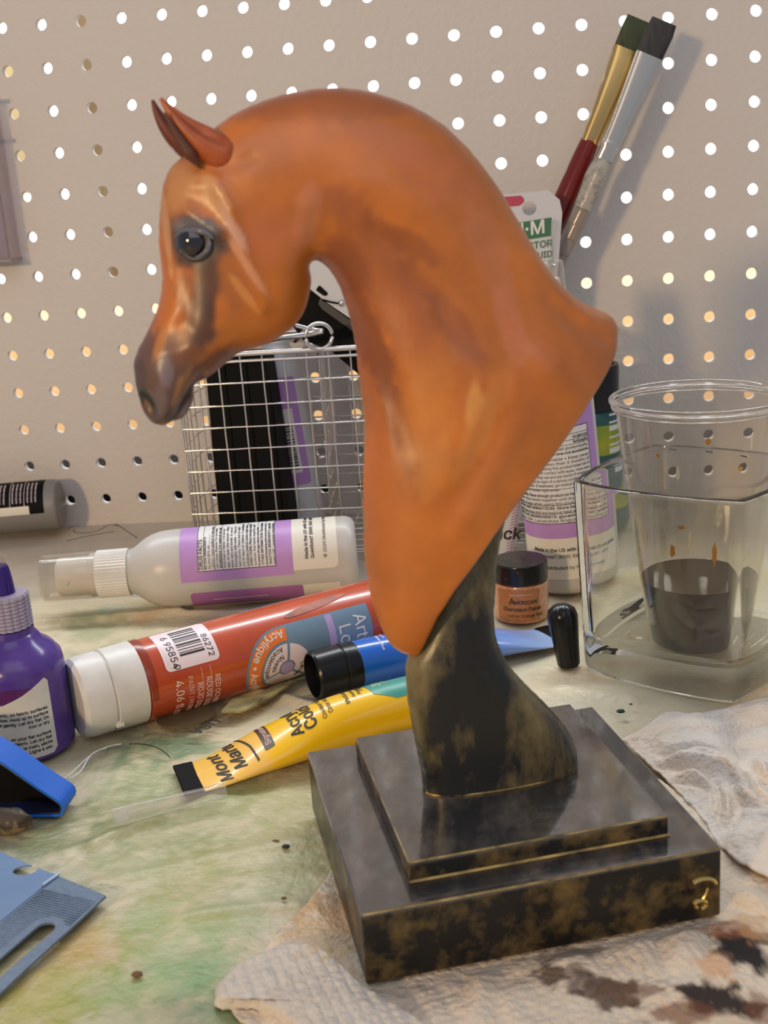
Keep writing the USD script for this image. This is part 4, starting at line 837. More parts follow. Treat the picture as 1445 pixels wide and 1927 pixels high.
lab = sg.Polygon([(-.02, .003), (.0165, .003), (.0185, .005), (.0185, .0335), (.0170, .0350), (.0075, .0300), (.000, .0270), (-.02, .0235)])
T.part('back_label', S7.decal(lab, edge=.003), MAT['whitepl'], 50, label='white label with rows of small print')
tl = ["designed to be used on fabric, on fabric surfaces", "Let flow. Hold up to surface", "press gently. Let dry flat. Do", "iron or dry", "", "on fabric, as smooth, on your flat surface", "Permanent on fabric. Let dry flat", "on finish. 72 heures. Lave \u00e0 la main, s\u00e8che", "72 heures. Ligne \u00e0 sec."]
T.part('label_text', [S7.text(t, .00125, .0165, .0222 - .0021 * i, 1, 1, align=1, bold=True) for i, t in enumerate(tl) if t] + [S7.text('NO CEMENT', .0012, .0008, .0038, 1, 1, align=1)], MAT['ink'], 30, kind='stuff')
T.part('label_swoosh', S7.decal(sg.Polygon([(-.02, .0237), (.000, .0272), (.0075, .0302), (.012, .0324), (.002, .033), (-.02, .0315)]), edge=.003), M('plum_print', (.10, .02, .12), .35), 50)

# -- green bottle behind the standing sanitizer
gx0 = aty(1167, 850, -.062)[0]; gr = .019; gc = np.array([gx0 - gr, -.062, 0]); ztop = aty(1145, 683, -.062)[2]
T = Thing('paint_bottle', 'green and teal labelled paint bottle with a tall black cap behind the standing sanitizer', 'paint bottle', gc)
T.part('bottle_body', lathe([(0, .0003), (gr * .95, .0003), (gr, .002), (gr, ztop - .032), (gr * .8, ztop - .026), (0, ztop - .026)], gc), MAT['tealdark'], 40)
T.part('cap', lathe([(0, ztop - .0255), (gr * .97, ztop - .0255), (gr * .99, ztop - .002), (gr * .96, ztop), (gr * .85, ztop), (gr * .82, ztop - .0015), (0, ztop - .0015)], gc), MAT['blackpl'], 35)
S8 = Surf(gc, (0, 0, 1), (0, -1, 0), (1, 0, 0), const(gr), const(gr))
T.part('label_top', S8.decal(sg.box(-.02, ztop - .052, .028, ztop - .034), edge=.003), MAT['greenlab'], 50, label='yellow-green top of the label')
T.part('label_print', [S8.decal(sg.box(.012, z, .024, z + (.0012 if k % 3 else .003)), .0001, .0001, .003) for k, z in enumerate(np.arange(.035, .072, .0045))], MAT['whiteink'], 50, kind='stuff')
T.part('label_foot', S8.decal(sg.Polygon([(-.02, .012), (.028, .012), (.028, .03), (.015, .024), (-.02, .028)]), edge=.003), MAT['greenlab'], 50)

# -- white carton tube with "black" print behind the pillar
w0, w1 = at(948, 1085), None
yb = w0[1] + .006
def wp(px, py): p = aty(px, py, yb); return p
cor4 = [wp(961, 1060), wp(994, 868), wp(900, 868), wp(880, 1060)]
exw = unit(wp(961, 1060) - wp(880, 1060)); zb = (wp(961, 1078)[2]); ezw = unit(wp(994, 868) - wp(961, 1060))
ezw = unit(ezw); nyw = unit(np.cross(ezw, exw)); wo = np.array([wp(961, 1078)[0], yb, .0006])
T = Thing('paint_carton', 'white paint tube printed with black lettering, half hidden behind the pillar', 'paint tube', wo)
rotw = np.stack([exw, -nyw if nyw[1] < 0 else nyw, ezw], 1)
T.part('tube_body', box(wo - exw * .016 + ezw * .036 + np.array([0, .006, .002]), (.032, .011, .068), rotw, .002), MAT['greywhite'], 30)
fw = lambda v: wo + v[:, :1] * exw + v[:, 1:2] * ezw + np.array([0, .0003, .002]) - v[:, 2:3] * np.array([0, 1, 0])
T.part('printed_text', [flat_text('Black', .0065, lambda v: fw(v + [-.0205, .017, 0]), True)], MAT['ink'], 30)
stp = [sg.Polygon([(-.0042, z), (-.0008, z + .0012), (-.0008, z + .0017), (-.0042, z + .0005)]) for z in np.arange(.004, .066, .0017)]
T.part('striped_edge', extrude(sg.MultiPolygon(stp), .0001, fw), MAT['purplab'], 30, kind='stuff')

# -- pigment jar
rj = .0137; jc = at(983, 1176) + np.array([0, rj, 0]); jc[2] = 0
T = Thing('pigment_jar', 'small orange pigment jar with a black speckled lid behind the pillar', 'jar', jc)
T.part('jar_body', lathe([(0, .0003), (rj * .96, .0003), (rj, .0012), (rj, .0180), (rj * .97, .0190), (rj * .9, .0194), (0, .0194)], jc, seg=56), MAT['jarorange'], 40)
T.part('lid', lathe([(0, .0196), (rj * .98, .0196), (rj * .99, .0202), (rj * .99, .0285), (rj * .95, .0293), (0, .0296)], jc, seg=56), MAT['jarlid'], 40)
S9 = Surf(jc, (0, 0, 1), (-.02, -1, 0), (1, -.02, 0), const(rj), const(rj))
T.part('jar_label', S9.decal(sg.box(-.0125, .0015, .0095, .0178), edge=.003), M('amber_label', (.40, .17, .06), .3, col2=(.34, .13, .05), scale=300), 50)
T.part('label_text', [S9.text('A', .0030, -.0060, .0106, 1, 1, bold=True), S9.text('MERICAN', .0018, -.0036, .0106, 1, 1, bold=True, stretch=1.0), S9.text('Chameleon Flakes', .0019, -.0092, .0070, 1, 1, bold=True, stretch=.86), S9.text('Yellow Orange Red', .0016, -.0074, .0038, 1, 1, stretch=.92)], MAT['ink'], 30)
T.part('label_rule', S9.decal(sg.box(-.006, .0152, .0055, .0154), .0001, .0002), MAT['pinkink'], 50)

# -- black tapered cap by the glass
kc = at(1072, 1262) + np.array([0, .005, 0]); kc[2] = 0
kax = unit([-.10, .06, 1])
prof = [(.0044, .0003), (.0050, .0012), (.0056, .010), (.0064, .018), (.0068, .0235), (.0060, .0265), (.0035, .0285), (.0005, .029)]
a = np.arange(48) * 2 * np.pi / 48; fx, fy, fz = frame(kax)
P = np.array([kc + fz * z + (r - .0005 * (np.arange(48) % 8 == 0))[:, None] * (np.cos(a)[:, None] * fx + np.sin(a)[:, None] * fy) if False else kc + fz * z + (r * (1 - .07 * (np.cos(a * 7) > .8)))[:, None] * (np.cos(a)[:, None] * fx + np.sin(a)[:, None] * fy) for r, z in prof])
solo('tapered_cap', rings(P), MAT['blackpl'], 'black fluted tapered cap leaning against the left corner of the glass', 'cap', smooth=40)

# ================================================================== GLASS AND CUP
gl, grr = at(1095, 1258)[:2], at(1386, 1326)[:2]
e_ = grr - gl; Ls = np.linalg.norm(e_); ex = e_ / Ls; ey = np.array([-ex[1], ex[0]])
gcn = gl + ex * Ls / 2 + ey * Ls / 2
ztopg = np.dot(aty(1072, 905, gl[1]), [0, 0, 1])
def pillow(half, bulge, corner, n=22):
    """square with bowed sides and tight round corners"""
    pts = []
    for k in range(4):
        c, s = math.cos(k * math.pi / 2), math.sin(k * math.pi / 2)
        for t in np.linspace(-1, 1, n, endpoint=False):
            x = half * t; y = -(half + bulge * (1 - t * t)); pts.append((c * x - s * y, s * x + c * y))
    p = sg.Polygon(pts).buffer(-corner).buffer(corner, quad_segs=8)
    r = np.array(p.exterior.coords)[:-1]; L = np.r_[0, np.cumsum(np.linalg.norm(np.diff(np.vstack([r, r[:1]]), axis=0), axis=1))]
    s = np.linspace(0, L[-1], 129)[:-1]; rr_ = np.vstack([r, r[:1]])
    out = np.stack([np.interp(s, L, rr_[:, 0]), np.interp(s, L, rr_[:, 1])], 1)
    k = np.argmin(np.abs(np.arctan2(out[:, 1], out[:, 0]) + 3 * np.pi / 4)); return np.roll(out, -k, 0)
def gring(half, bulge, corner, z):
    q = pillow(half, bulge, corner); return np.c_[gcn + q[:, :1] * ex + q[:, 1:] * ey, np.full(len(q), z)]
hs = Ls / 2
outer = [gring(hs * .93, .004, .004, -.0011), gring(hs * .955, .0045, .004, .0002), gring(hs * .978, .0045, .004, .0016), gring(hs * .985, .0045, .004, .004), gring(hs * .99, .005, .004, .010), gring(hs * 1.02, .005, .0035, ztopg * .6), gring(hs * 1.045, .005, .0035, ztopg - .002), gring(hs * 1.04, .005, .0035, ztopg - .0004), gring(hs * 1.02, .005, .0035, ztopg)]
th_ = .0026
inner_ = [gring(hs * 1.0 - th_ * .5, .005, .003, ztopg - .0002), gring(hs * 1.02 - th_, .005, .003, ztopg - .003), gring(hs * 1.0 - th_, .005, .003, ztopg * .6), gring(hs * .97 - th_, .0045, .004, .018), gring(hs * .90 - th_, .004, .006, .0130), gring(hs * .6, .002, .008, .0118)]
T = Thing('square_glass', 'heavy square clear glass holder with bowed sides around the plastic cup', 'glass', [gcn[0], gcn[1], 0])
T.part('glass_body', rings(np.array(outer + inner_)), MAT['glass'], 50)
cpc = np.array([at(1312, 1206, .013)[0], at(1312, 1206, .013)[1], 0]); 
cz0 = .0128
ycup = cpc[1]
zrim = aty(1320, 742, ycup)[2]
rbot = abs(aty(1398, 1200, ycup)[0] - aty(1224, 1200, ycup)[0]) / 2; rrim = aty(1318, 742, ycup)[0] - aty(1150, 742, ycup)[0]
zw = aty(1315, 1082, ycup)[2]
def rcup(z): return rbot + (rrim - .0016 - rbot) * (z - cz0) / (zrim - cz0)
T = Thing('plastic_cup', 'clear paint-streaked plastic cup standing inside the square glass', 'cup', [cpc[0], cpc[1], cz0])
zs = np.linspace(cz0 + .003, zrim - .003, 20)
T.part('cup_wall', lathe([(0, cz0), (rbot * .9, cz0), (rcup(cz0 + .001), cz0 + .0012)] + [(rcup(z), z) for z in zs] + [(rcup(z) - .0005, z) for z in zs[::-1]] + [(rcup(cz0) - .0006, cz0 + .0018), (rbot * .88, cz0 + .0006), (0, cz0 + .0006)], cpc, seg=72), MAT['cup'], 50)
ra_ = np.linspace(0, 2 * np.pi, 73)[:-1]
T.part('cup_rim', [tube(np.c_[cpc[0] + (rrim - .0008) * np.cos(ra_), cpc[1] + (rrim - .0008) * np.sin(ra_), np.full(72, zrim - .0012)], .0013, 10, True), tube(np.c_[cpc[0] + (rrim - .0013) * np.cos(ra_), cpc[1] + (rrim - .0013) * np.sin(ra_), np.full(72, zrim - .0038)], .0009, 8, True)], MAT['cuprim'], True, label='rolled clear rim')
S10 = Surf(cpc, (0, 0, 1), (-.05, -1, 0), (1, -.05, 0), rcup, rcup)
def blob(q, z, w, h, seed):
    a = np.linspace(0, 2 * np.pi, 15)[:-1]; r = 1 + .5 * (np.random.default_rng(seed).random(14) - .5); return sg.Polygon(np.c_[q + w * r * np.cos(a), z + h * r * np.sin(a)])
def qz(px, py): p = aty(px, py, ycup - .018); return math.asin(np.clip((p[0] - cpc[0]) / rcup(p[2]), -.95, .95)) * rcup(p[2]), p[2]
ST = [(1345, 1030, .0009, .0050, 1, 'a'), (1270, 1028, .0011, .0028, 2, 'a'), (1410, 820, .0006, .0034, 3, 'c'), (1328, 815, .0010, .0014, 4, 'a'), (1300, 1000, .0006, .004, 5, 'c'), (1275, 880, .0007, .003, 6, 'c'), (1425, 925, .0022, .0032, 7, 'c'), (1390, 870, .001, .001, 8, 'a'), (1240, 850, .0008, .0009, 9, 'a'), (1285, 980, .0014, .0008, 10, 'a')]
T.part('paint_streak', S10.decal(sg.MultiPolygon([blob(*qz(x, y), w, h, s) for x, y, w, h, s, k in ST if k == 'a']).buffer(0), .0001, .0001, .002), MAT['paint_amber'], 50, label='dried amber paint streaks', kind='stuff')
T.part('paint_streak', S10.decal(sg.MultiPolygon([blob(*qz(x, y), w, h, s) for x, y, w, h, s, k in ST if k == 'c']).buffer(0), .0001, .0001, .002), MAT['paint_cream'], 50, label='dried cream paint streaks', kind='stuff')
solo('paint_water', lathe([(0, cz0 + .0010), (rbot * .86, cz0 + .0010), (rcup(cz0 + .002) - .0008, cz0 + .0024), (rcup(zw) - .0009, zw - .0006), (rcup(zw) - .0008, zw), (rcup(zw) - .0016, zw - .0004), (0, zw - .0005)], cpc, seg=72), MAT['water'], 'dark brown dirty paint water in the plastic cup', 'water', smooth=40)

# ================================================================== WIRE BASKET AND ITS CONTENTS
bx0, bx1, by0, by1, bz1 = .1140, .3420, -.105, -.022, .1235
T = Thing('wire_basket', 'silver wire mesh basket against the pegboard behind the horse head', 'basket', ((bx0 + bx1) / 2, (by0 + by1) / 2, 0))
def wire(a, b, r=.00055, bow=0, n=14):
    a, b = np.array(a), np.array(b); t = np.linspace(0, 1, n)[:, None]; p = a + (b - a) * t
    p = p + .0005 * (fbm(p * 90, 2, int(abs(a.sum() * 9999)) % 50) - .5)[:, None]
    return tube(p, r, 6)
STEP = .0128
zs_ = np.arange(.004, bz1 - .004, STEP)
xs_ = np.linspace(bx0, bx1, int(round((bx1 - bx0) / STEP)) + 1); ysl = np.linspace(by0, by1, 8)
for y, nm in ((by0, 'front'), (by1, 'rear')):
    for z in zs_[::-1]: T.part('horizontal_wire', wire((bx0, y, z), (bx1, y, z), n=24), MAT['chrome'], True)
    for x in xs_: T.part('vertical_wire', wire((x + .0004, y, .002), (x, y, bz1)), MAT['chrome'], True)
for x in (bx0, bx1):
    sg_ = -1 if x == bx0 else 1
    for z in zs_:
        p = np.array([(x + sg_ * .004 * math.sin(math.pi * t), by0 + (by1 - by0) * t, z) for t in np.linspace(0, 1, 14)]); T.part('horizontal_wire', tube(p, .00055, 6), MAT['chrome'], True)
    for y in ysl[1:-1]:
        t = (y - by0) / (by1 - by0); k = sg_ * .004 * math.sin(math.pi * t)
        p = np.array([(x + k, y, z) for z in np.linspace(.002, bz1, 8)]); T.part('vertical_wire', tube(p, .00055, 6), MAT['chrome'], True)
T.part('bottom_mesh', [wire((x, by0, .0025), (x, by1, .0025)) for x in xs_] + [wire((bx0, y, .0025), (bx1, y, .0025)) for y in ysl], MAT['chrome'], True, kind='stuff')
xd = .196
for z in zs_: T.part('divider_wire', wire((xd, by0, z), (xd - .004, by1, z), n=10), MAT['chrome'], True)
for t in np.linspace(.08, .95, 8): T.part('divider_wire', wire((xd - .004 * t, by0 + (by1 - by0) * t, .003), (xd - .004 * t + .0006, by0 + (by1 - by0) * t, bz1 - .006)), MAT['chrome'], True)
rim = [(bx0, by0, bz1), (bx1, by0, bz1), (bx1, by1, bz1), (bx0, by1, bz1)]
rimp = np.array(sg.Polygon([(p[0], p[1]) for p in rim]).buffer(.003, quad_segs=4).exterior.segmentize(.01).coords)[:-1]
T.part('rim', [tube(np.c_[rimp, np.full(len(rimp), bz1)], .0016, 8, True), tube(np.c_[rimp, np.full(len(rimp), bz1 - .0042)], .0009, 8, True)], MAT['chrome'], True, label='thick polished rim wire')
rc_ = aty(600, 633, by0 - .004); ang = np.linspace(0, 2 * np.pi, 41)[:-1]
T.part('handle_ring', tube(np.c_[rc_[0] + .0072 * np.cos(ang), np.full(40, rc_[1]) + .002 * np.cos(ang), rc_[2] + .0072 * np.sin(ang)], .0012, 10, True), MAT['chrome'], True, label='ring holding the handle')
T.part('handle', [tube(smooth_path([aty(607, 622, by0 - .006), aty(585, 628, by0 - .003), aty(540, 634, by0 + .004), aty(480, 645, by0 + .02), aty(400, 655, by0 + .04)], 30), .0016, 8),
                  tube(smooth_path([aty(556, 612, by0 + .004), aty(580, 618, by0 + .001), aty(605, 622, by0 - .004)], 16), .0013, 8), tube([aty(555, 642, by0 + .01), aty(575, 622, by0 + .002)], .0014, 8)], MAT['chrome'], True, label='folded wire handle')
# black flat case in the basket
def slab(px_poly, y, thick, tilt=0.0):
    pts = np.array([aty(a, b, y)[[0, 2]] for a, b in px_poly]); p = sg.Polygon(pts).buffer(-.0008).buffer(.0008)
    return extrude(p, thick, lambda v: np.stack([v[:, 0], y + v[:, 2], v[:, 1]], 1))
solo('black_case', slab([(384, 668), (500, 668), (552, 1006), (520, 1026), (417, 1026)], -.099, .024), MAT['blackmatte'], 'tall plain black case standing in the left half of the wire basket', 'case', smooth=30)
lb = np.array([aty(530, 960, -.06)[0], -.058, 0]); 
T = Thing('basket_bottle', 'white bottle with a lavender barcode label inside the wire basket', 'bottle', [lb[0], lb[1], .004])
ztb = aty(530, 648, -.058)[2]; rl = .0125
lax = unit([-.085, 0, 1]); lo = np.array([aty(580, 985, -.058)[0] - .001, -.058, .0055])
rlf = curve([(0, rl * .9), (.002, rl), (.1, rl), (.112, rl * .8), (.118, rl * .6)])
S11 = Surf(lo, lax, (0, -1, 0), np.cross((0, -1, 0), -lax) if np.cross((0, -1, 0), -lax)[0] > 0 else np.cross((0, -1, 0), lax), rlf, rlf)
T.part('bottle_body', S11.body(np.r_[0, .001, .002, np.linspace(.01, .1, 8), .106, .112, .118], 40), MAT['greywhite'], 45)
T.part('lavender_label', S11.decal(rrect(-.014, .030, .0105, .097, .002), edge=.003), MAT['lav'], 50)
T.part('barcode_panel', S11.decal(sg.box(-.012, .038, .0058, .078), .0001, .00012, .003), MAT['whiteink'], 50)
bz_, z = [], .040
while z < .068: w = float(rng.choice([.0004, .0007, .0011])); bz_.append(sg.box(-.010, z, .0042, z + w)); z += w + float(rng.choice([.0004, .0007]))
T.part('barcode', S11.decal(sg.MultiPolygon(bz_), .0001, .0003, .003), MAT['ink'], 50, kind='stuff')
# black and white handle-like tool case leaning out of the basket
T = Thing('trimmer_case', 'black and white plastic tool leaning out of the basket behind the throat', 'tool', [aty(620, 640, -.07)[0], -.07, .004])
T.part('black_body', slab([(552, 560), (580, 545), (604, 562), (640, 590), (700, 620), (780, 690), (790, 780), (720, 760), (672, 702), (622, 660), (570, 640), (548, 610)], -.075, .018), MAT['blackmatte'], 30)
T.part('white_shell', slab([(556, 520), (572, 492), (604, 480), (650, 486), (720, 540), (800, 640), (790, 690), (700, 622), (660, 600), (616, 570), (578, 540)], -.080, .020), MAT['greywhite'], 30)
T.part('slot', slab([(598, 540), (601, 537), (617, 552), (614, 557), (608, 556), (594, 546)], -.0806, .001), MAT['blackmatte'], 30)
T.part('grey_rail', slab([(602, 560), (608, 566), (660, 604), (672, 622), (662, 622), (606, 582), (599, 572)], -.0795, .004), M('dark_grey_rail', (.045, .042, .038), .4), 30)
T.part('seam', tube([aty(606, 564, -.081), aty(620, 568, -.081), aty(636, 571, -.081)], .0006, 6), MAT['blackmatte'], True)
T.part('screw', trimesh.creation.icosphere(2, .0022).apply_translation(aty(643, 570, -.080)), MAT['chrome'], True)
# white blister pack
T = Thing('blister_pack', 'white pack with a green logo block standing behind the horse neck', 'package', [aty(1000, 450, -.05)[0], -.05, .004])
yg = -.060
def gp(v, h0=0.0): return np.stack([v[:, 0], yg - v[:, 2] - h0, v[:, 1]], 1)
def gpoly(pts): return sg.Polygon([aty(a, b, yg)[[0, 2]] for a, b in pts])
card = gpoly([(885, 372), (1032, 358), (1053, 376), (1058, 400), (1046, 560), (1020, 985), (850, 985), (872, 500)]).buffer(-.0015).buffer(.0015)
hole = sg.Point(*aty(996, 392, yg)[[0, 2]]).buffer(.0040)
T.part('card', extrude(card.difference(hole), .0015, lambda v: gp(v, -.0015)), MAT['greywhite'], 30)
T.part('green_block', extrude(gpoly([(950, 423), (1038, 409), (1036, 444), (950, 458)]), .0002, gp), MAT['gumgreen'], 30)
gex = unit(aty(1038, 409, yg) - aty(950, 423, yg)); gez = np.array([0, 0, 1.])
def gtext(t, h, px, py, bold=True): 
    o = aty(px, py, yg - .0003)
    return flat_text(t, h, lambda v: o + v[:, :1] * gex + v[:, 1:2] * gez - v[:, 2:3] * np.array([0, 1, 0]), bold)
T.part('logo_text', gtext('G\u00b7U\u00b7M', .0074, 928, 453), MAT['whiteink'], 30)
T.part('product_text', [gtext('PROTECTOR', .0038, 936, 479), gtext('LIQUID', .0034, 984, 491)], MAT['gumgreen'], 30)
T.part('red_tag', extrude(gpoly([(930, 372), (980, 368), (986, 374), (986, 380), (978, 387), (930, 392)]), .0002, gp), MAT['rasp'], 30)
T.part('blister', slab([(1040, 410), (1050, 420), (1040, 540), (1032, 545), (1036, 460)], yg - .006, .006), MAT['film'], 30)
# brushes
def brush(name, label, tip, tail, y0, y1, parts):
    a, b = aty(*tip, y0), aty(*tail, y1); ax = unit(b - a); L = np.linalg.norm(b - a)
    wide = unit(np.cross(ax, [0, 1, 0])); wide = wide if wide[0] > 0 else -wide; flat = np.cross(ax, wide)
    T = Thing(name, label, 'paint brush', b)
    for nm, mat, prof, kind in parts:
        P = []
        for t, w, f in prof:
            c = a + ax * t * L; th = np.arange(28) * 2 * np.pi / 28; ce, se = np.cos(th), np.sin(th)
            e = .55 if kind == 'flat' else 1.0
            P.append(c + (w * np.sign(ce) * np.abs(ce) ** e)[:, None] * wide + (f * np.sign(se) * np.abs(se) ** e)[:, None] * flat)
        T.part(nm, rings(np.array(P)), mat, 40)
    return T, a, ax, L
fr = lambda y: (y - 45) / (1080 - 45.)      # fraction along by picture height
T, a, ax_, L_ = brush('paint_brush', 'flat brush with green bristles and a dark red lacquered handle', (1208, 38), (806, 975), -.030, -.040, [
    ('bristles', MAT['bristleg'], [(0, .0088, .0012), (.02, .0092, .0017), (.055, .0090, .0026)], 'flat'),
    ('ferrule', MAT['goldferrule'], [(.054, .0094, .0030), (.07, .0088, .0032), (.16, .0062, .0048), (.225, .0052, .0052)], 'flat'),
    ('handle', MAT['redhandle'], [(.222, .0056, .0056), (.26, .0062, .0062), (.36, .0070, .0070), (.50, .0052, .0052), (.75, .0034, .0034), (.98, .0025, .0025), (1, .001, .001)], 'round')])
T, a, ax_, L_ = brush('paint_brush', 'flat brush with black bristles and a clear faceted handle', (1250, 40), (838, 985), -.046, -.044, [
    ('bristles', MAT['bristleb'], [(0, .0072, .0011), (.02, .0080, .0018), (.062, .0076, .0028)], 'flat'),
    ('ferrule', MAT['ferrule'], [(.060, .0080, .0031), (.09, .0074, .0034), (.17, .0058, .0046), (.215, .0054, .0052), (.218, .0058, .0056), (.225, .0058, .0056), (.228, .0053, .0053), (.250, .0052, .0052)], 'flat'),
    ('grip', M('milky_grip', (.40, .37, .32), .25, col2=(.24, .22, .19), scale=200, lo=.5, hi=.66, bump=.5, bscale=300), [(.247, .0050, .0050), (.262, .0062, .0062), (.285, .0069, .0069), (.305, .0062, .0062), (.325, .0058, .0058), (.342, .0056, .0056)], 'round'),
    ('handle_core', MAT['mauvecore'], [(.33, .0034, .0034), (.36, .0037, .0037), (.42, .0034, .0034), (.50, .0026, .0026), (.55, .0012, .0012)], 'round')])
prof = [(.343, .0056), (.347, .0054), (.372, .0054), (.374, .0050), (.40, .0050), (.402, .0045), (.43, .0043), (.432, .0038), (.46, .0036), (.462, .003), (.55, .0018), (.98, .0014), (1, .0006)]
T.part('clear_handle', lathe([(0.0, .343 * L_)] + [(r, t * L_) for t, r in prof], a, ax_, 32), MAT['greyclear'], 30, label='clear plastic handle with stepped rings')

# ================================================================== LEFT-SIDE THINGS
# clear bin on the pegboard
bR = [aty(8, 176, -.004), aty(22, 490, -.004)]
xr_t, xr_b = aty(13, 180, -.004)[0], aty(28, 480, -.004)[0]; zt_, zb_ = aty(10, 178, -.02)[2], aty(20, 488, -.02)[2]
xr = .5 * (xr_t + xr_b) - .002; xl = xr - .085; yf = -.020
T = Thing('clear_bin', 'clear plastic bin hanging on the pegboard at the left edge', 'bin', ((xr + xl) / 2, -.02, zb_))
w_ = .0012
T.part('side_wall', box((xr - w_ / 2, yf / 2 - .001, (zt_ + zb_) / 2), (w_, -yf - .003, zt_ - zb_), bevel=.0002), MAT['binpl'], 30)
T.part('side_wall', box((xl + w_ / 2, yf / 2 - .001, (zt_ + zb_) / 2), (w_, -yf - .003, zt_ - zb_), bevel=.0002), MAT['binpl'], 30)
T.part('front_wall', box(((xl + xr) / 2, yf, (zt_ + zb_) / 2 - .008), (xr - xl, w_, zt_ - zb_ - .016), bevel=.0002), MAT['binpl'], 30)
T.part('rear_wall', box(((xl + xr) / 2, -.0018, (zt_ + zb_) / 2), (xr - xl, w_, zt_ - zb_), bevel=.0002), MAT['binpl'], 30)
T.part('floor', box(((xl + xr) / 2, yf / 2 - .001, zb_ - .0008), (xr - xl + .001, -yf - .001, .0022), bevel=.0004), M('bin_floor_plastic', (.33, .27, .28), .15), 30)
for z in (zt_, zt_ - .0235):
    T.part('rim_bar', box(((xl + xr) / 2 + .0006, yf - .0012, z), (xr - xl + .003, .0022, .0026), bevel=.0006), MAT['cuprim'], 30)
# loop of blue tape
def loopband(outer_pts, y, depth):
    p = np.array([aty(a, b, y)[[0, 2]] for a, b in outer_pts]); return p
yt = at(120, 1545)[1] + .002
lp = smooth_path(np.array([aty(a, b, yt)[[0, 2]] for a, b in ((-190, 1420), (-100, 1395), (-20, 1420), (50, 1466), (100, 1500), (120, 1518), (114, 1538), (90, 1546), (20, 1543), (-100, 1538), (-180, 1530), (-205, 1480), (-190, 1420))]), 90)[:-1]
lp[:, 1] = np.maximum(lp[:, 1], .0006); poly_l = sg.Polygon(lp).buffer(0)
ring_o = poly_l.difference(poly_l.buffer(-.0009)); ring_i = poly_l.buffer(-.00092).difference(poly_l.buffer(-.0016))
sk = unit(np.array([.25, 1, 0]))
T = Thing('tape_loop', 'collapsed loop of blue painter tape with a black inside at left edge', 'tape', [.09, yt, 0])
T.part('tape_outside', extrude(ring_o, .013, lambda v: np.stack([v[:, 0], yt + v[:, 2], v[:, 1]], 1)), MAT['tape'], 40)
T.part('tape_inside', extrude(ring_i, .0128, lambda v: np.stack([v[:, 0], yt + v[:, 2] + .0003, v[:, 1]], 1)), MAT['tapeback'], 40, label='black inner layer')
T.part('dark_fill', extrude(poly_l.buffer(-.0017), .004, lambda v: np.stack([v[:, 0], yt + v[:, 2] + .0085, v[:, 1]], 1)), MAT['blackmatte'], 40, label='black core')
# brown scrap in front of it
sp = at(8, 1570)
bm = trimesh.creation.icosphere(3, 1.0); v = np.array(bm.vertices); v = v * (1 + .35 * (fbm(v * 2.2, 3, 5)[:, None] - .5)) * [.0105, .0045, .0052]
solo('crumpled_scrap', trimesh.Trimesh(v + sp + [0, 0.001, .0046], bm.faces, process=False), MAT['brownscrap'], 'crumpled brown and gold scrap under the blue tape loop', 'scrap', smooth=50)
# blue-grey bag with hang slot
zb = .0012
cnr = [at(x, y, zb)[:2] for x, y in ((200, 1690), (0, 1606), (-260, 1500), (-300, 1990), (-60, 1915), (0, 1872))]
Pb = sg.Polygon(cnr)
eb = unit(at(0, 1872, zb)[:2] - at(200, 1690, zb)[:2]); nb = np.array([-eb[1], eb[0]]); nb = nb if nb @ (at(0, 1700, zb)[:2] - at(200, 1690, zb)[:2]) > 0 else -nb
c0 = at(200, 1690, zb)[:2]
strip_w = np.abs((at(117, 1643, zb)[:2] - c0) @ nb)
strip = Pb.intersection(sg.Polygon([c0 - eb * .05 - nb * .05, c0 + eb * .3 - nb * .05, c0 + eb * .3 + nb * strip_w, c0 - eb * .05 + nb * strip_w]))
slot = sg.LineString([at(86, 1752, zb)[:2], at(-30, 1852, zb)[:2]]).buffer(.0030)
hole2 = affinity.scale(sg.Point(*at(48, 1640, zb)[:2]).buffer(.0028), 1.5, 1)
T = Thing('plastic_bag', 'blue-grey plastic packet with a long hang slot at lower left', 'packet', [c0[0], c0[1], 0])
def wavy(t): return lambda v: np.c_[v[:, :2], zb + v[:, 2] + t + .0012 * (fbm(np.c_[v[:, :2] * 30, 0 * v[:, 0]], 2, 4) - .5)]
def subd(poly, h, place, e=.004):
    out = []
    for g in getattr(poly, 'geoms', [poly]):
        m = trimesh.creation.extrude_polygon(g, h, engine='earcut'); vv, ff_ = trimesh.remesh.subdivide_to_size(m.vertices, m.faces, e); out.append(trimesh.Trimesh(place(vv), ff_, process=False))
    return trimesh.util.concatenate(out)
T.part('film', subd(Pb.difference(strip).difference(hole2), .0006, wavy(.0004)), MAT['bag'], 30)
T.part('header_strip', subd(strip.difference(slot), .0008, wavy(0)), MAT['bagstrip'], 30, label='ribbed grey header with the hang slot')
ribs = []
for t in np.arange(.004, .085, .0011):
    a_, b_ = c0 + eb * t + nb * .001, c0 + eb * t + nb * (strip_w - .0008)
    ln = sg.LineString([a_, b_]).difference(slot.buffer(.003)).intersection(Pb)
    for g in getattr(ln, 'geoms', [ln]):
        if g.length > .002: q = np.array(g.coords); ribs.append(tube(np.c_[q, np.full(len(q), zb + .0009)], .00028, 5))
T.part('rib', ribs, MAT['bagstrip'], True, kind='stuff')
q = [at(82, 1672, zb)[:2], at(112, 1650, zb)[:2]]
T.part('seal_highlight', tube(np.c_[q, np.full(2, zb + .0012)], .0006, 6), M('pale_seal_highlight', (.40, .52, .70), .25), True, label='highlight on the heat seal drawn as a pale line')  # pale tube paints the highlight along the heat seal
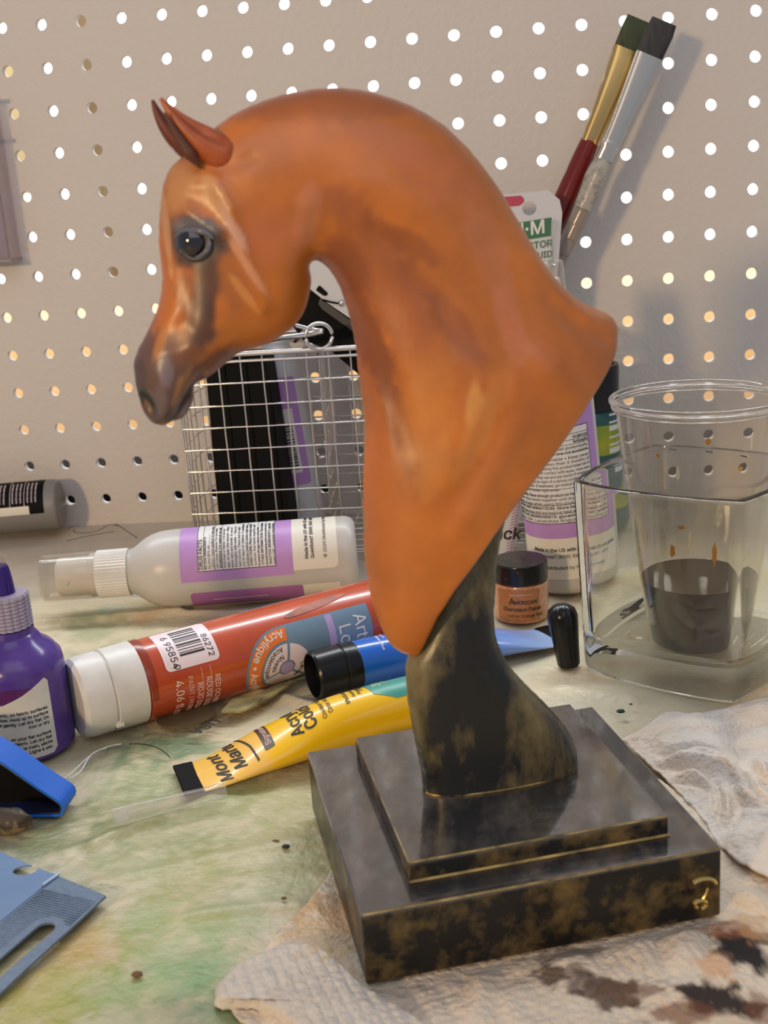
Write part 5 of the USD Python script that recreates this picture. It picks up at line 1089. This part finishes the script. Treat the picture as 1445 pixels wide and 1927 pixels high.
# clear plastic pipette
a_, b_ = at(212, 1545, .0028), at(425, 1492, .0028); axp = unit(b_ - a_); Lp = np.linalg.norm(b_ - a_)
T = Thing('plastic_pipette', 'clear crumpled plastic tube lying in front of the yellow tube crimp', 'tube', [a_[0], a_[1], 0])
T.part('tube_wall', lathe([(0, 0), (.0034, 0), (.0036, .004), (.0034, .006), (.0036, .008), (.0032, Lp * .5), (.0026, Lp * .85), (.0030, Lp * .93), (.0024, Lp), (0, Lp)], a_ + [0, 0, .0012], axp, 24), pane_mat('frosted_pipette', (.94, .93, .91), .12, .16, (.74, .70, .66)), 30)
T.part('end_fold', box(a_ + axp * .003 + [0, 0, .0012], (.005, .0082, .0012), np.stack([axp, np.cross([0, 0, 1], axp), [0, 0, 1]], 1), .0004), MAT['film'], 30)
# sticker under the red tube
so = at(352, 1358, 0); 
stk = affinity.translate(affinity.rotate(affinity.scale(sg.Point(0, 0).buffer(1, quad_segs=12), .0125, .0095), 25), so[0], so[1])
T = Thing('sticker', 'dark sticker lettered USA half under the red paint tube, darkened for the shade there', 'sticker', [so[0], so[1], 0])
T.part('sheet', extrude(stk, .0005, lambda v: np.c_[v[:, :2], v[:, 2] + .0022]), MAT['stickerdk'], 30)
ud = unit(at(350, 1368, 0) - at(405, 1338, 0)); vd = np.cross([0, 0, 1], ud)
us = at(402, 1352, .0028)
T.part('lettering', flat_text('USA', .0050, lambda v: us + v[:, :1] * ud + v[:, 1:2] * vd + [0, 0, 1] * v[:, 2:3], True), MAT['ink'], 30)
# yellow-green paper scrap between the tubes
ss = [at(x, y, .001)[:2] for x, y in ((418, 1352), (440, 1330), (480, 1318), (530, 1296), (552, 1290), (545, 1302), (500, 1330), (450, 1352))]
solo('paper_scrap', subd(sg.Polygon(ss), .0010, lambda v: np.c_[v[:, :2], v[:, 2] + .0018 + .0025 * fbm(np.c_[v[:, :2] * 90, 0 * v[:, 0]], 2, 4)], .002), MAT['scrap'], 'yellow-green paper scrap between the red and yellow tubes', 'scrap')
# hair, threads, crumbs
solo('hair_strand', tube(smooth_path([at(x, y, .0022) for x, y in ((243, 1400), (265, 1400), (290, 1405), (310, 1416), (320, 1426))], 24), .00022, 5), MAT['hair'], 'dark curved hair on the cloth below the red tube cap', 'hair', smooth=True)
for pts, lb_ in (([(118, 1466), (150, 1440), (180, 1415), (228, 1400)], 'pale thread on the cloth beside the purple bottle, upper of two'), ([(128, 1466), (160, 1438), (185, 1412), (200, 1408)], 'pale thread on the cloth beside the purple bottle, lower of two')):
    solo('thread', tube(smooth_path([at(x, y, .0020) for x, y in pts], 24), .0003, 5), MAT['thread'], lb_, 'thread', smooth=True)
for (x, y, s, mt, lb_) in ((258, 1833, .0011, 'crumb', 'brown crumb on the cloth left of the folded paper towel'), (1168, 1338, .0011, 'greencrumb', 'dark green paint crumb behind the crumpled paper towel'), (518, 1584, .0010, 'crumb', 'brown crumb on the cloth left of the base, the farther of a pair'), (538, 1592, .0009, 'darkcrumb', 'black sliver on the cloth left of the base, the nearer of a pair'), (1187, 1324, .0005, 'crumb', 'tiny dark speck on the cloth in front of the square glass'), (534, 1689, .0006, 'crumb', 'small brown crumb near the left corner of the base'), (1290, 1500, .0014, 'crumb', 'small reddish crumb at the right edge of the base')):
    m = trimesh.creation.icosphere(2, 1.0); v = np.array(m.vertices); v = v * (1 + .6 * (fbm(v * 2.5, 2, 9)[:, None] - .5)) * [s * 1.5, s, s * .7]
    solo('paint_crumb', trimesh.Trimesh(v + at(x, y, 0) + [0, 0, s * .3 - .0004], m.faces, process=False), MAT[mt], lb_, 'crumb', smooth=50)
